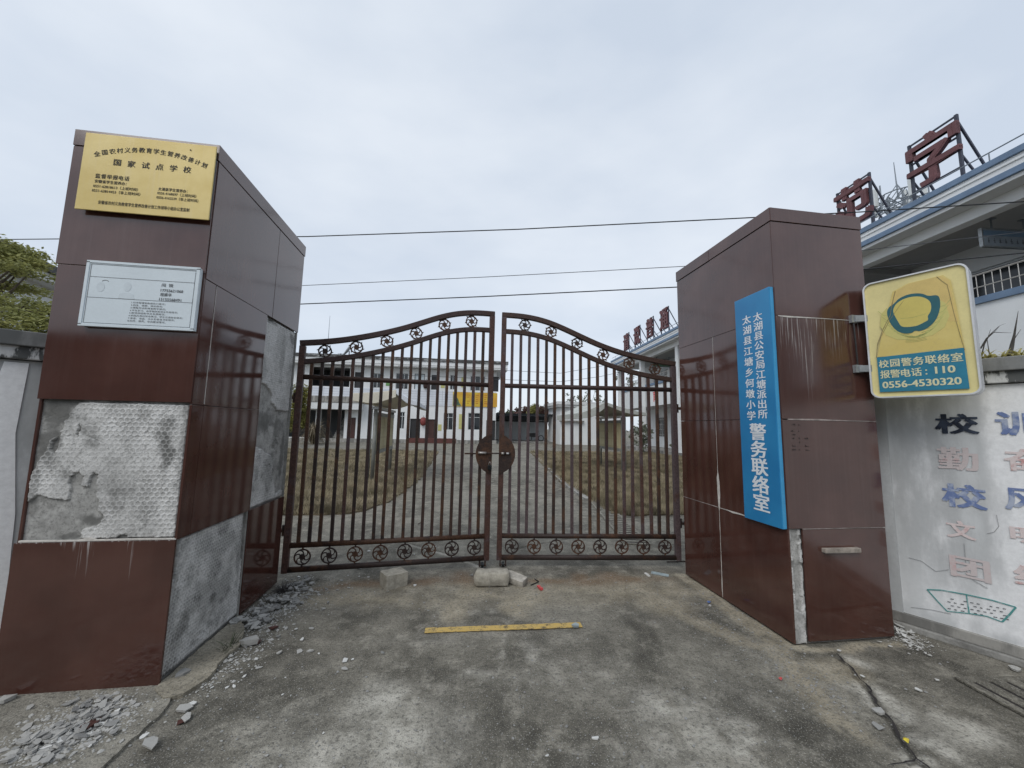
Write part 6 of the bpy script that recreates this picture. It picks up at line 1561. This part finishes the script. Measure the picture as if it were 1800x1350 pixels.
# motorbike under the carport
mx_, my_ = 8.05, 39.0; t = thing('motorbike', 'dark motorbike parked under the carport', 'motorbike', (mx_, my_, .12))
for x in (-.62, .62):
    MB().tube([(mx_ + x + .27 * math.cos(a), my_, .42 + .27 * math.sin(a)) for a in np.linspace(0, 6.2832, 25)[:-1]], .045, 8, (0, 1, 0), closed=True).build('wheel', MAT['motorbike black'], t)
MB().prism([(-.55, .45), (-.2, .38), (.2, .40), (.34, .62), (.28, .86), (-.05, .82), (-.65, .80), (-.72, .70)], (mx_, my_ - .1, .12), (1, 0, 0), (0, 0, 1), (0, 1, 0), .2).build('body', MAT['motorbike black'], t, bevel=.03)
MB().tube([(mx_ + .62, my_, .42), (mx_ + .42, my_, 1.05), (mx_ + .36, my_, 1.15)], .03, 8).build('fork', MAT['galvanised steel'], t); MB().tube([(mx_ + .36, my_ - .32, 1.17), (mx_ + .38, my_, 1.13), (mx_ + .36, my_ + .32, 1.17)], .018, 6, (0, 0, 1)).build('handlebar', MAT['motorbike black'], t)

# ------------------------------------------------------------------ notice shelters in the yard
def shelter(label, x, y0, y1, roof, zr, cm, cm2, mirror):
    t = thing('notice_shelter', label, 'notice shelter', (x, (y0 + y1) / 2, 0), 'notice shelters beside the yard paths')
    for y in (y0, y1):
        mb = MB(); mb.tube([(x, y, 0), (x, y, 1.98)], .05, 10); mb.tube([(x - .12 * mirror, y + .03, 0), (x - .12 * mirror, y + .03, 1.98)], .035, 8); mb.build('post', MAT['shelter post'], t, smooth=True)
    MB().box(x - .05, x + .05, y0 + .08, y1 - .08, .82, 1.72).build('board', MAT['notice board yellow'], t)
    mb = MB(); mb.box(x - .07, x + .07, y0 + .06, y1 - .06, 1.72, 1.82); mb.box(x - .07, x + .07, y0 + .06, y1 - .06, .72, .82); mb.build('frame', MAT['shelter post'], t)
    mb = MB()
    for i in range(3):
        for j in range(3):
            ya = y0 + .2 + (y1 - y0 - .4) * i / 3; s_ = -1 if x > 0 else 1
            mb.box(x + s_ * .052, x + s_ * .056, ya + .04, ya + (y1 - y0 - .4) / 3 - .03, .90 + .27 * j, .90 + .27 * j + .22)
    mb.build('notice', MAT['notice paper'], t)
    MB().box(x - .09, x + .09, y0 - .1, y1 + .1, 1.90, 1.97).build('top_beam', MAT['shelter white'], t)
    (xa, za), (xr, zrr), (xb, zb) = roof; ya, yb = y0 - .45, y1 + .35
    def wing(name, p, q, thick, mat, sag):
        n = 9; up_, dn_ = [], []
        for i in range(n + 1):
            f = i / n; X_ = p[0] + (q[0] - p[0]) * f; Z_ = p[1] + (q[1] - p[1]) * f - sag * math.sin(math.pi * f)
            up_.append((X_, Z_)); dn_.append((X_, Z_ - thick * (1 - .35 * abs(2 * f - 1))))
        return MB().prism(up_ + dn_[::-1], (0, ya, 0), (1, 0, 0), (0, 0, 1), (0, 1, 0), yb - ya).build(name, MAT[mat], t, bevel=.01)
    wing('roof_wing', (xa, za), (xr, zrr), .30, cm, .02); wing('roof_wing', (xr, zrr), (xb, zb), .16, cm2, .04)
    return t
shelter('cream roofed notice shelter with a yellow board on the lawn by the two storey school', -2.12, 10.6, 13.3, ((-2.62, 2.28), (-1.56, 2.40), (-.98, 2.10)), 2.4, 'shelter cream', 'shelter white', 1)
shelter('grey roofed notice shelter with a papered board near the classroom building', 5.83, 13.0, 15.3, ((4.15, 2.02), (5.05, 2.42), (6.55, 2.08)), 2.4, 'shelter grey', 'shelter grey', -1)

# ------------------------------------------------------------------ telecom mast far behind, house behind the tree
t = thing('telecom_mast', 'lattice telecom mast with white panel antennas behind the classroom building', 'mast', (31.3, 22, 0))
mc = Vector((31.3, 22, 0)); mb = MB()
for a in (0, 2.094, 4.189): mb.tube([(mc.x + 1.0 * math.cos(a), mc.y + 1.0 * math.sin(a), 0), (mc.x + .55 * math.cos(a), mc.y + .55 * math.sin(a), 18.9)], .07, 6)
for i in range(16):
    z = 3 + i * 1.0; q = 1.0 - .45 * z / 18.9
    for a, b in ((0, 2.094), (2.094, 4.189), (4.189, 0)):
        mb.bar((mc.x + q * math.cos(a), mc.y + q * math.sin(a), z), (mc.x + q * math.cos(b), mc.y + q * math.sin(b), z + 1), .05); mb.bar((mc.x + q * math.cos(a), mc.y + q * math.sin(a), z), (mc.x + q * math.cos(b), mc.y + q * math.sin(b), z), .05)
mb.build('lattice', MAT['antenna steel'], t)
mb = MB()
for z in (17.5, 18.1, 18.8):
    mb.tube([(mc.x + 1.1 * math.cos(a), mc.y + 1.1 * math.sin(a), z) for a in np.linspace(0, 6.283, 13)[:-1]], .05, 6, (0, 0, 1), closed=True)
for i in range(6):
    a = i * 1.047; mb.bar((mc.x + .4 * math.cos(a), mc.y + .4 * math.sin(a), 18.3), (mc.x + 1.5 * math.cos(a), mc.y + 1.5 * math.sin(a), 18.3), .06); mb.tube([(mc.x + 1.5 * math.cos(a), mc.y + 1.5 * math.sin(a), 17.2), (mc.x + 1.5 * math.cos(a), mc.y + 1.5 * math.sin(a), 19.4)], .05, 6)
    mb.bar((mc.x + 1.1 * math.cos(a), mc.y + 1.1 * math.sin(a), 17.5), (mc.x + 1.1 * math.cos(a + 1), mc.y + 1.1 * math.sin(a + 1), 18.8), .05); mb.bar((mc.x + 1.5 * math.cos(a), mc.y + 1.5 * math.sin(a), 17.4), (mc.x + .5 * math.cos(a + .6), mc.y + .5 * math.sin(a + .6), 19.0), .045)
mb.build('platform', MAT['antenna steel'], t)
mb = MB()
for a, z in ((2.9, 18.2), (5.9, 18.4), (0.35, 18.6), (4.2, 18.0), (1.6, 18.2)):
    x, y = mc.x + 1.55 * math.cos(a), mc.y + 1.55 * math.sin(a)
    MB().box(x - .17, x + .17, y - .1, y + .1, z - .2, z + 1.1).build('panel_antenna', MAT['antenna panel'], t, bevel=.02)
mb = MB(); mb.tube([(mc.x, mc.y, 18.6), (mc.x - .1, mc.y, 21.4)], [.06, .025], 6)
for a in (0, 2.094, 4.189): mb.bar((mc.x + .55 * math.cos(a), mc.y + .55 * math.sin(a), 18.9), (mc.x, mc.y, 19.7), .04)
mb.build('lightning_rod', MAT['antenna steel'], t)
t = thing('grey_house', 'grey house with a dark overhanging roof behind the olive green tree', 'house', (-14.4, 15, 0))
HM = Matrix.Translation((-12.3, 11.6, 0)) @ Matrix.Rotation(R(12.3), 4, 'Z')     # local y runs along the eave
MB(HM).box(-6, -.0, 0, 9, 0, 5.75).build('wall', MAT['house grey wall'], t)
mb = MB(HM); mb.prism([(-6.6, 5.75), (.62, 5.75), (.62, 5.98), (-3, 6.35), (-6.6, 5.98)], (0, -.7, 0), (1, 0, 0), (0, 0, 1), (0, 1, 0), 10.4); mb.build('roof', MAT['house dark roof'], t)
MB(HM).box(.0, .5, -.5, 9.5, 5.50, 5.74).build('eave_board', MAT['white wall aged'], t)
f = MB(HM).box(0, .03, 2.6, 3.8, 3.6, 5.0).build('window', MAT['window frame'], t); MB(HM).box(.03, .04, 2.66, 3.74, 3.66, 4.94).build('pane', MAT['glass'], f)

# ------------------------------------------------------------------ overhead lines
def wire(name, label, pts, r_, mat):
    mb = MB(); res = []
    for (a, b) in zip(pts[:-1], pts[1:]):
        for i in range(10): res.append(Vector(a).lerp(Vector(b), i / 10))
    res.append(Vector(pts[-1])); mb.tube(res, r_, 6, (0, 0, 1)); tag(mb.build(name, MAT[mat], None, base=tuple(res[0])), label, 'power line', 'overhead lines above the gate')
wire('power_line', 'highest black line running behind both pillars above the gate', [(-15, 10.8, 5.48), (-9.98, 9.48, 5.35), (-3.03, 7.69, 5.15), (1, 6.66, 5.14), (4.94, 5.64, 5.19), (6.64, 5.21, 5.22), (8.98, 4.61, 5.29), (13, 3.6, 5.45)], .011, 'cable')
wire('power_line', 'thin grey line between the two black lines above the gate', [(-9, 9.2, 4.15), (-3.07, 7.7, 4.15), (0.4, 6.8, 4.23), (3.81, 5.93, 4.34), (6.59, 5.22, 4.54), (8.92, 4.62, 4.77), (13, 3.6, 5.2)], .006, 'cable grey')
wire('power_line', 'lowest black line passing just over the arched gate tops', [(-9, 9.2, 3.72), (-3.04, 7.69, 3.78), (0.4, 6.8, 3.86), (3.71, 5.96, 3.97), (6.61, 5.21, 4.21), (8.88, 4.63, 4.42), (13, 3.6, 4.8)], .010, 'cable')
a_, b_ = at(-60, 405, 1, 9), at(130, 484, 1, 9); wire('power_line', 'black line slanting down over the olive green tree', [tuple(a_), tuple((a_ + b_) / 2 - Vector((0, 0, .03))), tuple(b_), tuple(b_ + (b_ - a_) * .5)], .010, 'cable')
for v0, v1, v2, y0_, lab in ((652, 656, 648, 30, 'thin line sagging over the yard in front of the white classroom building'), (668, 671, 666, 30.5, 'thinner line below the sagging one over the yard')):
    wire('power_line', lab, [tuple(at(700, v0 - 9, 1, y0_)), tuple(at(905, v0, 1, y0_)), tuple(at(985, v1, 1, y0_)), tuple(at(1055, v2 - 4, 1, y0_)), tuple(at(1090, v2 - 12, 1, y0_))], .016, 'cable grey')

# ------------------------------------------------------------------ what stands across the road behind the camera (mirrored in the polished tiles)
def street_house(label, x0, x1, y0, y1, h, win):
    t = thing('street_house', label, 'house', ((x0 + x1) / 2, (y0 + y1) / 2, 0), 'houses across the road')
    hs_ = [(x, x + 1.2, z, z + 1.3) for x in np.arange(x0 + 1.0, x1 - 1.5, 2.6) for z in win]
    mb = MB(Matrix(((1, 0, 0, 0), (0, -1, 0, 0), (0, 0, 1, 0), (0, 0, 0, 1)))); wall_holes(mb, x0, x1, 0, h, -y1, .25, hs_); mb.build('wall', MAT['street house wall'], t)
    mb = MB(); mb.box(x0, x0 + .2, y0, y1 - .25, 0, h); mb.box(x1 - .2, x1, y0, y1 - .25, 0, h); mb.box(x0 + .2, x1 - .2, y0, y0 + .2, 0, h); mb.build('side_wall', MAT['street house wall'], t)
    MB().box(x0 - .5, x1 + .5, y0 - .4, y1 + .5, h, h + .28).build('roof', MAT['street house roof'], t)
    for a, b, c, d in hs_: MB().box(a, b, y1 - .2, y1 - .15, c, d).build('window', MAT['glass'], t)
street_house('low house across the road mirrored in the polished pillar tiles', -16, 1.5, -18, -11, 4.3, (1.0,))
street_house('taller house across the road mirrored in the polished pillar tiles', 3.0, 16, -17, -10.5, 6.4, (1.0, 4.1))
S.render.film_transparent = False
S.cycles.max_bounces = 6
S.cycles.diffuse_bounces = 3
S.cycles.glossy_bounces = 4
S.cycles.transparent_max_bounces = 8
